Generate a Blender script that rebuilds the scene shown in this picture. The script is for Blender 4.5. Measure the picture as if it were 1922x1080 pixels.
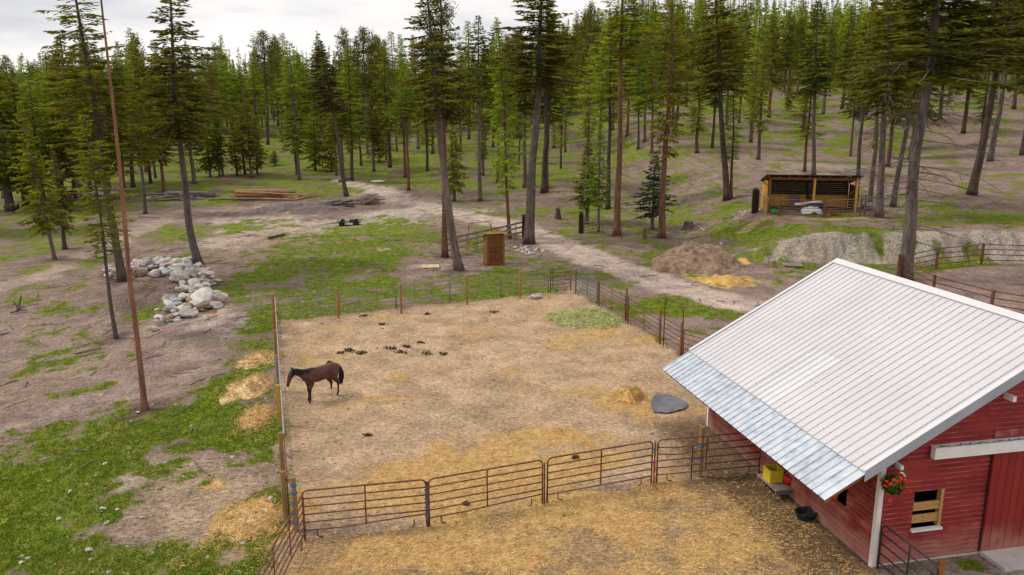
import bpy, bmesh, math, random
import numpy as np
from mathutils import Vector, Matrix, Quaternion
PI = math.pi
rnd = random.Random(7)
for o in list(bpy.data.objects): bpy.data.objects.remove(o)
SC = bpy.context.scene
COL = SC.collection

# ------------------------------------------------------------------ camera, sky, sun, exposure
CAM_H = 12.5; PITCH = math.radians(12.636); FPX = 1510.2
cd = bpy.data.cameras.new('camera'); cam = bpy.data.objects.new('camera', cd); COL.objects.link(cam)
cam.location = (0, 0, CAM_H); cam.rotation_euler = (PI/2 - PITCH, 0, 0)
cd.sensor_width = 36; cd.lens = 36*FPX/1922; cd.clip_start = .1; cd.clip_end = 12000
SC.camera = cam
SUN_EL, SUN_AZ = 50, -82          # degrees; azimuth from +Y (away from the camera), clockwise
world = bpy.data.worlds.new('World'); SC.world = world; world.use_nodes = True
nt = world.node_tree; nt.nodes.clear()
def N(t, typ, **k):
    n = t.nodes.new(typ)
    for a, b in k.items():
        if a.startswith('i_'):
            n.inputs[a[2:].replace('_', ' ')].default_value = b
        else: setattr(n, a, b)
    return n
def ramp(t, pts, fac=None, interp='LINEAR'):
    r = t.nodes.new('ShaderNodeValToRGB'); e = r.color_ramp.elements; r.color_ramp.interpolation = interp
    while len(e) < len(pts): e.new(.5)
    for el, (p, c) in zip(e, pts):
        el.position = p; el.color = (c if len(c) == 4 else (*c, 1)) if hasattr(c, '__len__') else (c, c, c, 1)
    if fac is not None: t.links.new(fac, r.inputs[0])
    return r.outputs[0]
sky = N(nt, 'ShaderNodeTexSky', sky_type='NISHITA', sun_disc=False, sun_elevation=math.radians(SUN_EL), sun_rotation=math.radians(SUN_AZ))
skys = N(nt, 'ShaderNodeMix', data_type='RGBA', blend_type='MULTIPLY'); skys.inputs[0].default_value = 1
nt.links.new(sky.outputs[0], skys.inputs[6]); skys.inputs[7].default_value = (.1, .1, .1, 1)
tc = N(nt, 'ShaderNodeTexCoord'); mp = N(nt, 'ShaderNodeMapping'); mp.inputs['Scale'].default_value = (1, 1, 4.5)
nt.links.new(tc.outputs['Generated'], mp.inputs[0])
ns = N(nt, 'ShaderNodeTexNoise', i_Scale=2.6, i_Detail=6.0, i_Roughness=.55); nt.links.new(mp.outputs[0], ns.inputs[0])
cl = ramp(nt, [(.30, (.46, .47, .52)), (.43, (.63, .62, .64)), (.52, (.79, .76, .75)), (.68, (.88, .84, .81))], ns.outputs[0])
ns2 = N(nt, 'ShaderNodeTexNoise', i_Scale=1.3, i_Detail=3.0); nt.links.new(mp.outputs[0], ns2.inputs[0])
cov = ramp(nt, [(.3, .84), (.6, .97)], ns2.outputs[0])
mx = N(nt, 'ShaderNodeMix', data_type='RGBA'); nt.links.new(cov, mx.inputs[0]); nt.links.new(skys.outputs[2], mx.inputs[6]); nt.links.new(cl, mx.inputs[7])
bg = N(nt, 'ShaderNodeBackground', i_Strength=1.0); nt.links.new(mx.outputs[2], bg.inputs[0])
wo = N(nt, 'ShaderNodeOutputWorld'); nt.links.new(bg.outputs[0], wo.inputs[0])
sd = bpy.data.lights.new('sun', 'SUN'); sd.energy = 1.5; sd.angle = math.radians(11); sd.color = (1, .93, .84)
sun = bpy.data.objects.new('sun', sd); COL.objects.link(sun)
_e, _a = math.radians(SUN_EL), math.radians(SUN_AZ)
sdir = Vector((math.sin(_a)*math.cos(_e), math.cos(_a)*math.cos(_e), math.sin(_e)))
sun.rotation_euler = sdir.to_track_quat('Z', 'Y').to_euler()
vs = SC.view_settings; vs.view_transform = 'Standard'; vs.look = 'None'; vs.gamma = 1; vs.exposure = 0.38; vs.use_curve_mapping = False

# ------------------------------------------------------------------ noise, terrain, picture geometry
def _h(ix, iy, s):
    n = (ix.astype(np.int64)*374761393 + iy.astype(np.int64)*668265263 + s*1442695041) & 0xffffffff
    n = ((n ^ (n >> 13))*1274126177) & 0xffffffff
    return ((n ^ (n >> 16)) & 0xffff)/65535.0
def vnoise(x, y, s=0):
    x = np.asarray(x, float); y = np.asarray(y, float)
    ix, iy = np.floor(x), np.floor(y); fx, fy = x-ix, y-iy
    fx = fx*fx*(3-2*fx); fy = fy*fy*(3-2*fy)
    a, b, c, d = _h(ix, iy, s), _h(ix+1, iy, s), _h(ix, iy+1, s), _h(ix+1, iy+1, s)
    return (a*(1-fx)+b*fx)*(1-fy) + (c*(1-fx)+d*fx)*fy
def fbm(x, y, sc, o=4, s=0):
    t = 0; w = 0; a = 1; x = np.asarray(x, float)/sc; y = np.asarray(y, float)/sc
    for i in range(o):
        t = t + a*vnoise(x, y, s+i*17); w += a; a *= .55; x = x*2.03+3.1; y = y*2.03+1.7
    return t/w
def ss(a, b, x):
    t = np.clip((np.asarray(x, float)-a)/(b-a), 0, 1); return t*t*(3-2*t)
def rp(x, k=6.):   # smooth ramp
    x = np.asarray(x, float); return np.where(x > 0, x*x/(x+k), 0)
def fence_x(y): return -6.9-(np.asarray(y, float)-23.3)*.309
FLAT = [(-6.5, 21), (-14.2, 46.5), (4.3, 55.2), (9, 39.7), (12, 32), (25, 30), (25, 14), (-5, 14)]
def terrain(x, y):
    x = np.asarray(x, float); y = np.asarray(y, float)
    w = ss(-35, 65, x)
    left = 30*np.tanh(.052*rp(y-88, 20)/30)
    right = 78*np.tanh((.062*rp(y-67, 4)+.085*rp(y-115, 30))/78)
    nb = (fbm(x, y*0, 3, 3, 5)-.5)*1.2+(fbm(x, y*.2, .8, 4, 15)-.5)*1.5
    bank = 2.35*ss(16, 27, x)*ss(64.6, 67.0, y+nb)
    z = left*(1-w)+right*w+bank
    dl = fence_x(y)-x
    z = z-5*np.tanh(.13*rp(dl-1.2, 2)*(1-.75*ss(40, 62, y))/5)
    # little cut bank low on the grassy slope
    u = (x+14.6)*.80+(y-25.0)*.60; vv = -(x+14.6)*.6+(y-25.0)*.8
    z = z+.55*ss(-1.2, .2, u+.5*(fbm(x, y, 2, 3, 9)-.5))*np.exp(-(u/4.)**2)*np.exp(-(vv/3.6)**2)*(dl > 0)
    rough = ss(.5, 3, dl)+ss(56, 62, y)+ss(10.5, 14, x)*ss(56, 62, y)
    rough = np.clip(rough, 0, 1)*(1-ss(11.9, 10.6, np.hypot(x-39.5, y-53))*.9)
    far = ss(70, 140, y)
    z = z+rough*((fbm(x, y, 9, 3, 1)-.5)*.55+(fbm(x, y, 2.2, 4, 2)-.5)*.24)+far*(fbm(x, y, 30, 3, 3)-.5)*3.0
    z = z+(fbm(x, y, 1.1, 4, 4)-.5)*.07
    return z
def tz(x, y): return float(terrain(x, y))
CP, SP = math.cos(PITCH), math.sin(PITCH)
def ray(u, v):
    a = (u-961)/FPX; b = -(v-540)/FPX
    return (a, CP+b*SP, -SP+b*CP)
_T = np.concatenate([np.arange(8, 120, .25), np.arange(120, 900, 1.5)])
def at(u, v, dz=0.):
    d = ray(u, v); X = d[0]*_T; Y = d[1]*_T; Z = CAM_H+d[2]*_T-dz-terrain(X, Y)
    k = np.nonzero(Z < 0)[0]
    if len(k) == 0: t = 500.
    else:
        k = max(1, k[0]); z0, z1 = Z[k-1], Z[k]; t = _T[k-1]+(_T[k]-_T[k-1])*z0/(z0-z1)
    x, y = d[0]*t, d[1]*t
    return Vector((x, y, tz(x, y)))
def depth(p): return p[1]*CP-(p[2]-CAM_H)*SP
def proj(p):
    d = depth(p); return 961+FPX*p[0]/d, 540-FPX*(p[1]*SP+(p[2]-CAM_H)*CP)/d
def z_at(u, v, y):  # height seen at row v at the distance y
    d = ray(u, v); return CAM_H+d[2]*y/d[1]
def px(p, n): return n*depth(p)/FPX   # n photo pixels in metres at p

# ------------------------------------------------------------------ materials
MATS = {}
def mat(name, c1, c2=None, sc=3., rough=.85, metal=0., stretch=(1, 1, 1), bump=0., obj=False, detail=5., c3=None, rand=0., lo=.35, hi=.65, bsc=None, dust=0.):
    if name in MATS: return MATS[name]
    m = bpy.data.materials.new(name); m.use_nodes = True; t = m.node_tree; p = t.nodes['Principled BSDF']
    p.inputs['Roughness'].default_value = rough; p.inputs['Metallic'].default_value = metal
    p.inputs['Specular IOR Level'].default_value = .3
    if c2 is None: c2 = tuple(x*.8 for x in c1)
    mpn = N(t, 'ShaderNodeMapping'); mpn.inputs['Scale'].default_value = stretch
    if obj: s = N(t, 'ShaderNodeTexCoord').outputs['Object']
    else: s = N(t, 'ShaderNodeNewGeometry').outputs['Position']
    t.links.new(s, mpn.inputs[0])
    n = N(t, 'ShaderNodeTexNoise', i_Scale=sc, i_Detail=detail, i_Roughness=.62); t.links.new(mpn.outputs[0], n.inputs[0])
    pts = [(lo, c1), (hi, c2)] if c3 is None else [(lo, c1), ((lo+hi)/2, c2), (hi, c3)]
    out = ramp(t, pts, n.outputs[0])
    if dust:   # mud and dust thrown up on the foot of the wall
        sz = N(t, 'ShaderNodeSeparateXYZ'); gp = N(t, 'ShaderNodeNewGeometry'); t.links.new(gp.outputs['Position'], sz.inputs[0])
        nd_ = N(t, 'ShaderNodeTexNoise', i_Scale=1.6, i_Detail=6.0); t.links.new(gp.outputs['Position'], nd_.inputs[0])
        ma = N(t, 'ShaderNodeMath', operation='MULTIPLY_ADD'); t.links.new(nd_.outputs[0], ma.inputs[0]); ma.inputs[1].default_value = 1.6; t.links.new(sz.outputs[2], ma.inputs[2])
        mr0 = N(t, 'ShaderNodeMapRange', interpolation_type='SMOOTHSTEP'); mr0.inputs[1].default_value = 1.9; mr0.inputs[2].default_value = .75; mr0.inputs[4].default_value = dust; t.links.new(ma.outputs[0], mr0.inputs[0])
        mm = N(t, 'ShaderNodeMix', data_type='RGBA'); t.links.new(mr0.outputs[0], mm.inputs[0]); t.links.new(out, mm.inputs[6]); mm.inputs[7].default_value = (.42, .25, .19, 1); out = mm.outputs[2]
    if rand:
        oi = N(t, 'ShaderNodeObjectInfo'); mr = N(t, 'ShaderNodeMapRange'); mr.inputs[3].default_value = 1-rand; mr.inputs[4].default_value = 1+rand
        t.links.new(oi.outputs['Random'], mr.inputs[0]); h = N(t, 'ShaderNodeHueSaturation'); t.links.new(mr.outputs[0], h.inputs['Value']); t.links.new(out, h.inputs['Color']); out = h.outputs[0]
    t.links.new(out, p.inputs['Base Color'])
    if bump:
        n2 = N(t, 'ShaderNodeTexNoise', i_Scale=bsc or sc*3, i_Detail=4.0); t.links.new(mpn.outputs[0], n2.inputs[0])
        b = N(t, 'ShaderNodeBump', i_Strength=bump, i_Distance=.03); t.links.new(n2.outputs[0], b.inputs['Height']); t.links.new(b.outputs[0], p.inputs['Normal'])
    MATS[name] = m; return m

def leafmat(name, ca, cb, cc, trans=.3, hs=.03):
    m = bpy.data.materials.new(name); m.use_nodes = True; t = m.node_tree; t.nodes.clear()
    at_ = N(t, 'ShaderNodeAttribute', attribute_name='tint'); c = ramp(t, [(0, ca), (.55, cb), (1, cc)], at_.outputs['Fac'])
    oi = N(t, 'ShaderNodeObjectInfo')
    mr = N(t, 'ShaderNodeMapRange'); mr.inputs[3].default_value = .5-hs; mr.inputs[4].default_value = .5+hs*.6
    t.links.new(oi.outputs['Random'], mr.inputs[0])
    mul = N(t, 'ShaderNodeMath', operation='MULTIPLY'); mul.inputs[1].default_value = 7.13; t.links.new(oi.outputs['Random'], mul.inputs[0])
    fr = N(t, 'ShaderNodeMath', operation='FRACT'); t.links.new(mul.outputs[0], fr.inputs[0])
    mv = N(t, 'ShaderNodeMapRange'); mv.inputs[3].default_value = .75; mv.inputs[4].default_value = 1.3; t.links.new(fr.outputs[0], mv.inputs[0])
    h = N(t, 'ShaderNodeHueSaturation'); t.links.new(c, h.inputs['Color']); t.links.new(mr.outputs[0], h.inputs['Hue']); t.links.new(mv.outputs[0], h.inputs['Value'])
    d = N(t, 'ShaderNodeBsdfDiffuse'); tr = N(t, 'ShaderNodeBsdfTranslucent'); x = N(t, 'ShaderNodeMixShader'); x.inputs[0].default_value = trans
    t.links.new(h.outputs[0], d.inputs[0]); t.links.new(h.outputs[0], tr.inputs[0])
    t.links.new(d.outputs[0], x.inputs[1]); t.links.new(tr.outputs[0], x.inputs[2])
    o = N(t, 'ShaderNodeOutputMaterial'); t.links.new(x.outputs[0], o.inputs[0])
    MATS[name] = m; return m
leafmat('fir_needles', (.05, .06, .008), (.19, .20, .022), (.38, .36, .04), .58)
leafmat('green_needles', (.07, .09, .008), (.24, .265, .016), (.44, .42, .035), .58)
leafmat('larch_needles', (.11, .16, .01), (.29, .39, .018), (.46, .53, .035), .58)
leafmat('pine_needles', (.06, .075, .014), (.16, .18, .028), (.30, .30, .05), .5)
leafmat('blue_needles', (.025, .042, .022), (.06, .09, .048), (.13, .17, .09), .3, .01)
leafmat('brown_needles', (.06, .035, .018), (.10, .065, .03), (.14, .10, .05), .2, .01)
leafmat('grass_blades', (.08, .13, .010), (.15, .23, .016), (.28, .33, .05), .35, 0)
leafmat('straw_bits', (.26, .16, .07), (.56, .36, .14), (.82, .58, .27), .2, 0)
leafmat('hay_strands', (.15, .18, .06), (.33, .35, .13), (.52, .52, .25), .2, 0)
leafmat('geranium_leaves', (.03, .07, .01), (.07, .16, .02), (.14, .26, .04), .3, 0)
mat('bark_grey', (.065, .048, .042), (.165, .13, .115), 1.2, .95, stretch=(6, 6, 1), bump=.8, obj=True, rand=.25)
mat('bark_brown', (.05, .034, .028), (.125, .088, .07), 1.2, .95, stretch=(6, 6, 1), bump=.8, obj=True, rand=.25)
mat('bark_red', (.085, .042, .03), (.22, .10, .065), 1.0, .95, stretch=(6, 6, 1), bump=.8, obj=True, rand=.2)
mat('bark_orange', (.14, .07, .048), (.34, .155, .095), 1.0, .95, stretch=(5, 5, 1), bump=.6, obj=True, rand=.1)
mat('twig', (.12, .09, .075), (.22, .18, .16), 4)
mat('rust_steel', (.085, .028, .018), (.16, .065, .04), 6, .6, c3=(.22, .12, .08), lo=.3, hi=.75)
mat('green_steel', (.02, .12, .045), (.035, .19, .075), 5, .5)
mat('pale_steel', (.33, .34, .32), (.50, .49, .47), 5, .45, .3)
mat('old_steel', (.26, .235, .225), (.42, .39, .38), 5, .5)
mat('rust_light', (.20, .10, .08), (.36, .22, .18), 5, .6)
mat('grey_green_steel', (.14, .15, .13), (.26, .25, .23), 6, .55)
mat('black_steel', (.018, .018, .02), (.035, .033, .033), 6, .45)
mat('wood_post', (.21, .13, .045), (.34, .22, .08), 1.5, .9, stretch=(5, 5, 1), bump=.5, obj=True)
mat('rusty_post', (.24, .09, .03), (.36, .16, .05), 3, .8, rand=.2, obj=True)
mat('yellow_post', (.38, .22, .04), (.50, .31, .07), 3, .8, obj=True)
mat('old_wood', (.16, .13, .12), (.31, .26, .24), 2, .95, stretch=(1, 1, 4), bump=.5, rand=.2)
mat('brown_wood', (.16, .062, .017), (.28, .12, .033), 2, .8, stretch=(1, 1, 5), bump=.3, rand=.15)
mat('door_wood', (.11, .042, .014), (.18, .072, .02), 2, .8, stretch=(1, 1, 5), bump=.3, rand=.15)
mat('honey_wood', (.58, .28, .035), (.80, .44, .075), 1.5, .75, stretch=(1, 1, 5), bump=.3, rand=.12)
mat('dark_wood', (.025, .012, .008), (.05, .026, .016), 2, .9, stretch=(1, 1, 5), rand=.2)
mat('pale_wood', (.62, .45, .26), (.78, .62, .40), 3, .85, rand=.1)
mat('slat_wood', (.36, .19, .06), (.55, .33, .12), 2.5, .8, stretch=(4, 1, 8), bump=.3)
mat('red_paint', (.15, .009, .009), (.25, .017, .016), .9, .65, c3=(.33, .05, .04), lo=.25, hi=.8, bump=.15, stretch=(1, 1, 2.5), rand=.14, dust=.5)
mat('worn_red', (.18, .014, .012), (.27, .04, .03), 1.3, .8, c3=(.40, .15, .09), lo=.35, hi=.66, bump=.2, stretch=(1, 1, 2), rand=.16, dust=.6)
mat('door_red', (.20, .013, .012), (.28, .024, .02), .8, .55, stretch=(3, 3, .4), dust=.55, rand=.08)
mat('lip_pink', (.22, .03, .028), (.46, .17, .15), 2, .7, lo=.4, hi=.7)
mat('white_paint', (.72, .70, .68), (.80, .79, .77), 2, .6, c3=(.55, .50, .42), lo=.45, hi=.85)
mat('roof_white', (.575, .56, .575), (.63, .615, .63), .35, .45, rand=.025)
mat('roof_patch', (.655, .65, .66), (.69, .685, .695), .35, .45)
mat('galvanised', (.37, .43, .51), (.51, .56, .62), 3.5, .45, .1, c3=(.59, .63, .67), lo=.32, hi=.62, stretch=(1, 1, .6), rand=.06)
mat('flashing', (.34, .36, .42), (.42, .44, .50), 1, .4, .1)
mat('white_flashing', (.64, .635, .645), (.68, .675, .685), 1, .4)
mat('screw', (.25, .25, .27), (.35, .35, .36), 5, .4, .6)
mat('interior_dark', (.02, .015, .012), (.035, .025, .02), 2)
mat('concrete', (.48, .43, .40), (.60, .55, .52), 2, .9, bump=.2)
mat('blue_strap', (.01, .10, .42), (.02, .16, .55), 8, .6)
mat('red_rope', (.55, .05, .03), (.65, .10, .05), 8, .7)
mat('yellow_plastic', (.55, .42, .02), (.68, .54, .04), 4, .55, c3=(.42, .33, .06), lo=.3, hi=.8)
mat('red_plastic', (.55, .01, .015), (.65, .02, .02), 3, .4)
mat('green_plastic', (.01, .35, .06), (.02, .45, .09), 3, .4)
mat('rubber', (.014, .015, .018), (.03, .032, .036), 5, .6)
mat('tarp', (.10, .10, .115), (.19, .19, .21), 1.2, .5, bump=.3)
mat('white_tarp', (.55, .56, .60), (.78, .79, .82), 2.5, .4, c3=(.35, .37, .45), lo=.3, hi=.75)
mat('dung', (.035, .024, .012), (.075, .05, .025), 9, .95, bump=1.)
mat('mulch', (.13, .085, .06), (.25, .17, .115), 2.2, .95, c3=(.38, .27, .19), lo=.3, hi=.7, bump=.9, bsc=5)
mat('hay_base', (.30, .27, .12), (.44, .38, .19), 2.5, .95, bump=.8)
mat('straw_base', (.55, .37, .17), (.76, .56, .30), 2.5, .95, bump=.8, bsc=8)
mat('sawdust', (.50, .29, .07), (.70, .46, .16), 2.5, .95, bump=.8, bsc=8)
mat('stone', (.26, .22, .20), (.50, .44, .40), 2.6, .9, c3=(.70, .65, .59), lo=.3, hi=.7, bump=.4, obj=True, rand=.25)
mat('white_stone', (.46, .42, .38), (.66, .61, .56), 1.6, .9, bump=.4, obj=True, rand=.08)
mat('blue_stone', (.22, .25, .28), (.42, .45, .47), 2.2, .9, bump=.4, obj=True, rand=.2)
mat('brown_stone', (.22, .15, .11), (.36, .27, .20), 2.2, .9, bump=.4, obj=True, rand=.15)
mat('log_bark', (.10, .08, .075), (.22, .18, .17), 3, .95, bump=.6, rand=.3)
mat('log_orange', (.30, .14, .075), (.46, .25, .14), 3, .9, rand=.2)
mat('petals', (.65, .012, .012), (.8, .03, .02), 3, .5)
mat('hills_haze_tint', (.05, .085, .10), (.08, .12, .14), .004, .95)  # bluish distance haze tinted into the hill colour
mat('red_body', (.42, .03, .04), (.5, .05, .05), 3, .35)
mat('tyre', (.015, .015, .016), (.025, .025, .025), 6, .8)
mat('olive_paint', (.07, .10, .03), (.12, .15, .05), 3, .7)
for i, c in enumerate([(.02, .3, .1), (.7, .45, .02), (.35, .04, .4), (.02, .12, .5)]): mat('bulb_%s' % 'green yellow purple blue'.split()[i], c, c, 3, .2)

# ------------------------------------------------------------------ mesh helpers
class MB:
    def __init__(s): s.v = []; s.f = []; s.m = []
    def add(s, vs, fs, m=0):
        b = len(s.v); s.v += [tuple(p) for p in vs]; s.f += [tuple(i+b for i in f) for f in fs]; s.m += [m]*len(fs); return s
    def box(s, c, d, rz=0, m=0, R=None):
        R = R or Matrix.Rotation(rz, 3, 'Z'); c = Vector(c)
        vs = [c+R @ Vector((d[0]*.5*i, d[1]*.5*j, d[2]*.5*k)) for i in (-1, 1) for j in (-1, 1) for k in (-1, 1)]
        return s.add(vs, [(0, 1, 3, 2), (4, 6, 7, 5), (0, 4, 5, 1), (2, 3, 7, 6), (0, 2, 6, 4), (1, 5, 7, 3)], m)
    def beam(s, a, b, w, h, m=0, up=(0, 0, 1)):
        a, b = Vector(a), Vector(b); d = (b-a); L = d.length; d.normalize(); side = d.cross(Vector(up)).normalized(); u2 = side.cross(d)
        R = Matrix((d, side, u2)).transposed()
        return s.box((a+b)/2, (L, w, h), m=m, R=R)
    def tube(s, pts, r, n=6, m=0, cap=True):
        pts = [Vector(p) for p in pts]; k = len(pts); rr = r if hasattr(r, '__len__') else [r]*k
        vs = []; u = None
        for i, p in enumerate(pts):
            d = (pts[min(i+1, k-1)]-pts[max(i-1, 0)])
            if d.length < 1e-9: d = Vector((0, 0, 1))
            d.normalize()
            if u is None: u = d.orthogonal().normalized()
            else: u = (u-d*u.dot(d)); u = u.normalized() if u.length > 1e-6 else d.orthogonal().normalized()
            w = d.cross(u)
            for j in range(n):
                a = 2*PI*j/n; vs.append(p+(u*math.cos(a)+w*math.sin(a))*rr[i])
        fs = [(i*n+j, i*n+(j+1) % n, (i+1)*n+(j+1) % n, (i+1)*n+j) for i in range(k-1) for j in range(n)]
        if cap: fs += [tuple(reversed(range(n))), tuple((k-1)*n+j for j in range(n))]
        return s.add(vs, fs, m)
    def lathe(s, prof, c=(0, 0, 0), n=12, m=0, sq=(1, 1)):
        c = Vector(c); vs = [c+Vector((r*math.cos(2*PI*j/n)*sq[0], r*math.sin(2*PI*j/n)*sq[1], z)) for r, z in prof for j in range(n)]
        k = len(prof); fs = [(i*n+j, i*n+(j+1) % n, (i+1)*n+(j+1) % n, (i+1)*n+j) for i in range(k-1) for j in range(n)]
        return s.add(vs, fs, m)
    def mesh(s, name, mats, smooth=False):
        me = bpy.data.meshes.new(name); me.from_pydata(s.v, [], s.f)
        for x in (mats if isinstance(mats, (list, tuple)) else [mats]): me.materials.append(MATS[x])
        if any(s.m): me.polygons.foreach_set('material_index', s.m)
        if smooth: me.polygons.foreach_set('use_smooth', [True]*len(s.f))
        me.update(); return me
    def build(s, name, mats, parent=None, smooth=False):
        return link(name, s.mesh(name, mats, smooth), parent)
def link(name, me, parent=None):
    o = bpy.data.objects.new(name, me); COL.objects.link(o)
    if parent is not None: o.parent = parent
    return o
def tag(o, label=None, cat=None, group=None, kind=None):
    for k, v in (('label', label), ('category', cat), ('group', group), ('kind', kind)):
        if v: o[k] = v
    return o
def thing(name, label, cat, loc=(0, 0, 0), rz=0., group=None):
    o = bpy.data.objects.new(name, None); COL.objects.link(o); o.location = loc; o.rotation_euler = (0, 0, rz); o.empty_display_size = .3
    return tag(o, label, cat, group)
def np_mesh(name, V, F, mats, mi=None, attr=None, smooth=False):
    """V (n,3), F (m,3|4) arrays; attr dict name -> per-vertex float or rgb"""
    V = np.asarray(V, np.float32); F = np.asarray(F, np.int32); k = F.shape[1]
    me = bpy.data.meshes.new(name); me.vertices.add(len(V)); me.vertices.foreach_set('co', V.ravel())
    me.loops.add(F.size); me.loops.foreach_set('vertex_index', F.ravel())
    me.polygons.add(len(F)); me.polygons.foreach_set('loop_start', np.arange(0, F.size, k, dtype=np.int32))
    for x in (mats if isinstance(mats, (list, tuple)) else [mats]): me.materials.append(MATS[x] if isinstance(x, str) else x)
    if mi is not None: me.polygons.foreach_set('material_index', np.asarray(mi, np.int32))
    if smooth: me.polygons.foreach_set('use_smooth', np.ones(len(F), bool))
    for a, d in (attr or {}).items():
        d = np.asarray(d, np.float32)
        if d.ndim == 1: me.attributes.new(a, 'FLOAT', 'POINT').data.foreach_set('value', d)
        else: me.attributes.new(a, 'FLOAT_COLOR', 'POINT').data.foreach_set('color', np.concatenate([d, np.ones((len(d), 1), np.float32)], 1).ravel())
    me.update(calc_edges=True); return me
UNIT = {}
def unit_box(m):
    if m not in UNIT: UNIT[m] = MB().box((0, 0, 0), (1, 1, 1)).mesh('board_block', m)
    return UNIT[m]
def piece(name, m, parent, c, d, rot=None):   # one board: a scaled share of one block
    o = link(name, unit_box(m), parent); o.location = c; o.scale = d
    if rot is not None: o.rotation_euler = rot
    return o
def beam_piece(name, m, parent, a, b, w, h, up=(0, 0, 1)):
    a, b = Vector(a), Vector(b); d = b-a; L = d.length; d.normalize(); side = d.cross(Vector(up)).normalized(); u2 = side.cross(d)
    o = link(name, unit_box(m), parent); o.rotation_euler = Matrix((d, side, u2)).transposed().to_euler(); o.location = (a+b)/2; o.scale = (L, w, h); return o

# ------------------------------------------------------------------ ground: one sheet, cut into ground / road / corral / pen floors
class Blobs:
    def __init__(s): s.b = []
    def e(s, u, v, ru, rv, w=1., rot=0.):
        c = at(u, v); a = at(u, v+rv); b = at(u, v-rv); ry = min((Vector(a[:2])-Vector(b[:2])).length/2, 60)
        s.b.append((c.x, c.y, max(px(c, ru), .2), max(ry, .2), w, math.atan2(c.x, c.y), rot))
    def val(s, x, y, soft=.6):
        out = np.zeros_like(x)
        for cx, cy, rx, ry, w, a, rot in s.b:
            dx, dy = x-cx, y-cy; ca, sa = math.cos(a), math.sin(a)
            p = (dx*ca-dy*sa)/rx; q = (dx*sa+dy*ca)/ry
            if rot: p, q = p*math.cos(rot)+q*math.sin(rot), -p*math.sin(rot)+q*math.cos(rot)
            f = w*(1-ss(1-soft, 1+soft, np.sqrt(p*p+q*q)))
            out = np.where(np.abs(f) > np.abs(out), np.where(f*out >= 0, f, f+out), out) if w > 0 else out+f
        return out
grass, bare, straw, pale, dark, gold = Blobs(), Blobs(), Blobs(), Blobs(), Blobs(), Blobs()
for a in [(110, 890, 230, 110, 1), (60, 1010, 170, 110, 1), (200, 1040, 150, 70, .8), (330, 810, 130, 55, 1), (440, 770, 100, 85, 1), (480, 640, 60, 45, 1), (470, 850, 60, 40, .85),
          (500, 960, 60, 60, .8), (420, 1050, 110, 40, .75), (300, 870, 60, 30, .8), (510, 620, 45, 60, 1.), (640, 470, 170, 55, .95), (560, 530, 110, 45, .95), (740, 435, 110, 22, .85), (700, 560, 190, 38, 1),
          (940, 540, 110, 30, 1), (900, 480, 60, 20, .6), (1040, 500, 50, 22, .8), (1160, 525, 60, 18, .85), (1240, 570, 110, 20, 1), (1350, 583, 70, 14, 1), (1245, 478, 34, 24, 1), (1060, 395, 110, 25, .6), (1180, 410, 130, 30, .6),
          (1560, 433, 190, 13, 1.2), (1480, 440, 110, 12, 1.1), (1340, 400, 110, 16, .7), (1370, 440, 80, 18, .8), (1570, 500, 160, 16, 1), (1820, 500, 180, 8, 1), (1860, 402, 140, 14, .9), (1700, 415, 120, 10, .8), (1430, 480, 50, 16, .7),
          (340, 435, 60, 22, 1), (60, 440, 110, 50, .6), (160, 400, 110, 24, .7), (420, 395, 140, 12, .5), (90, 690, 50, 10, .4), (220, 680, 50, 12, .4), (40, 560, 60, 12, .4), (130, 740, 90, 8, .35), (120, 500, 80, 18, .5), (470, 420, 80, 15, .6),
          (920, 385, 60, 10, .5), (1020, 410, 60, 16, .7), (850, 450, 90, 14, .7), (1290, 335, 60, 20, .4), (1560, 250, 200, 40, .6), (1440, 200, 120, 40, .8), (1750, 290, 110, 14, .5), (1600, 300, 80, 10, .4), (880, 300, 150, 40, .7), (1060, 260, 180, 30, .7), (1340, 250, 80, 30, .6),
          (540, 830, 30, 30, .8), (545, 900, 20, 40, .8), (1822, 1062, 22, 8, .9), (1712, 1066, 12, 6, .8), (1110, 625, 40, 6, 0.01)]: grass.e(*a)
for a in [(330, 960, 90, 50, .5), (230, 905, 45, 20, .6), (60, 780, 130, 20, .8), (160, 1000, 30, 14, .5), (370, 860, 40, 16, .6), (560, 840, 60, 12, .6), (430, 925, 60, 22, .6), (560, 450, 60, 14, .5), (470, 455, 40, 18, .7), (880, 495, 40, 16, .6), (700, 500, 40, 8, .5),
          (800, 500, 50, 16, .7), (290, 850, 26, 20, .5), (80, 960, 40, 14, .4), (1140, 500, 10, 6, .4), (60, 860, 40, 12, .5), (560, 392, 270, 16, .8), (760, 375, 120, 22, .7), (950, 372, 130, 14, .5), (360, 600, 90, 26, .6), (330, 690, 90, 40, .5)]: bare.e(*a)
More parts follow.
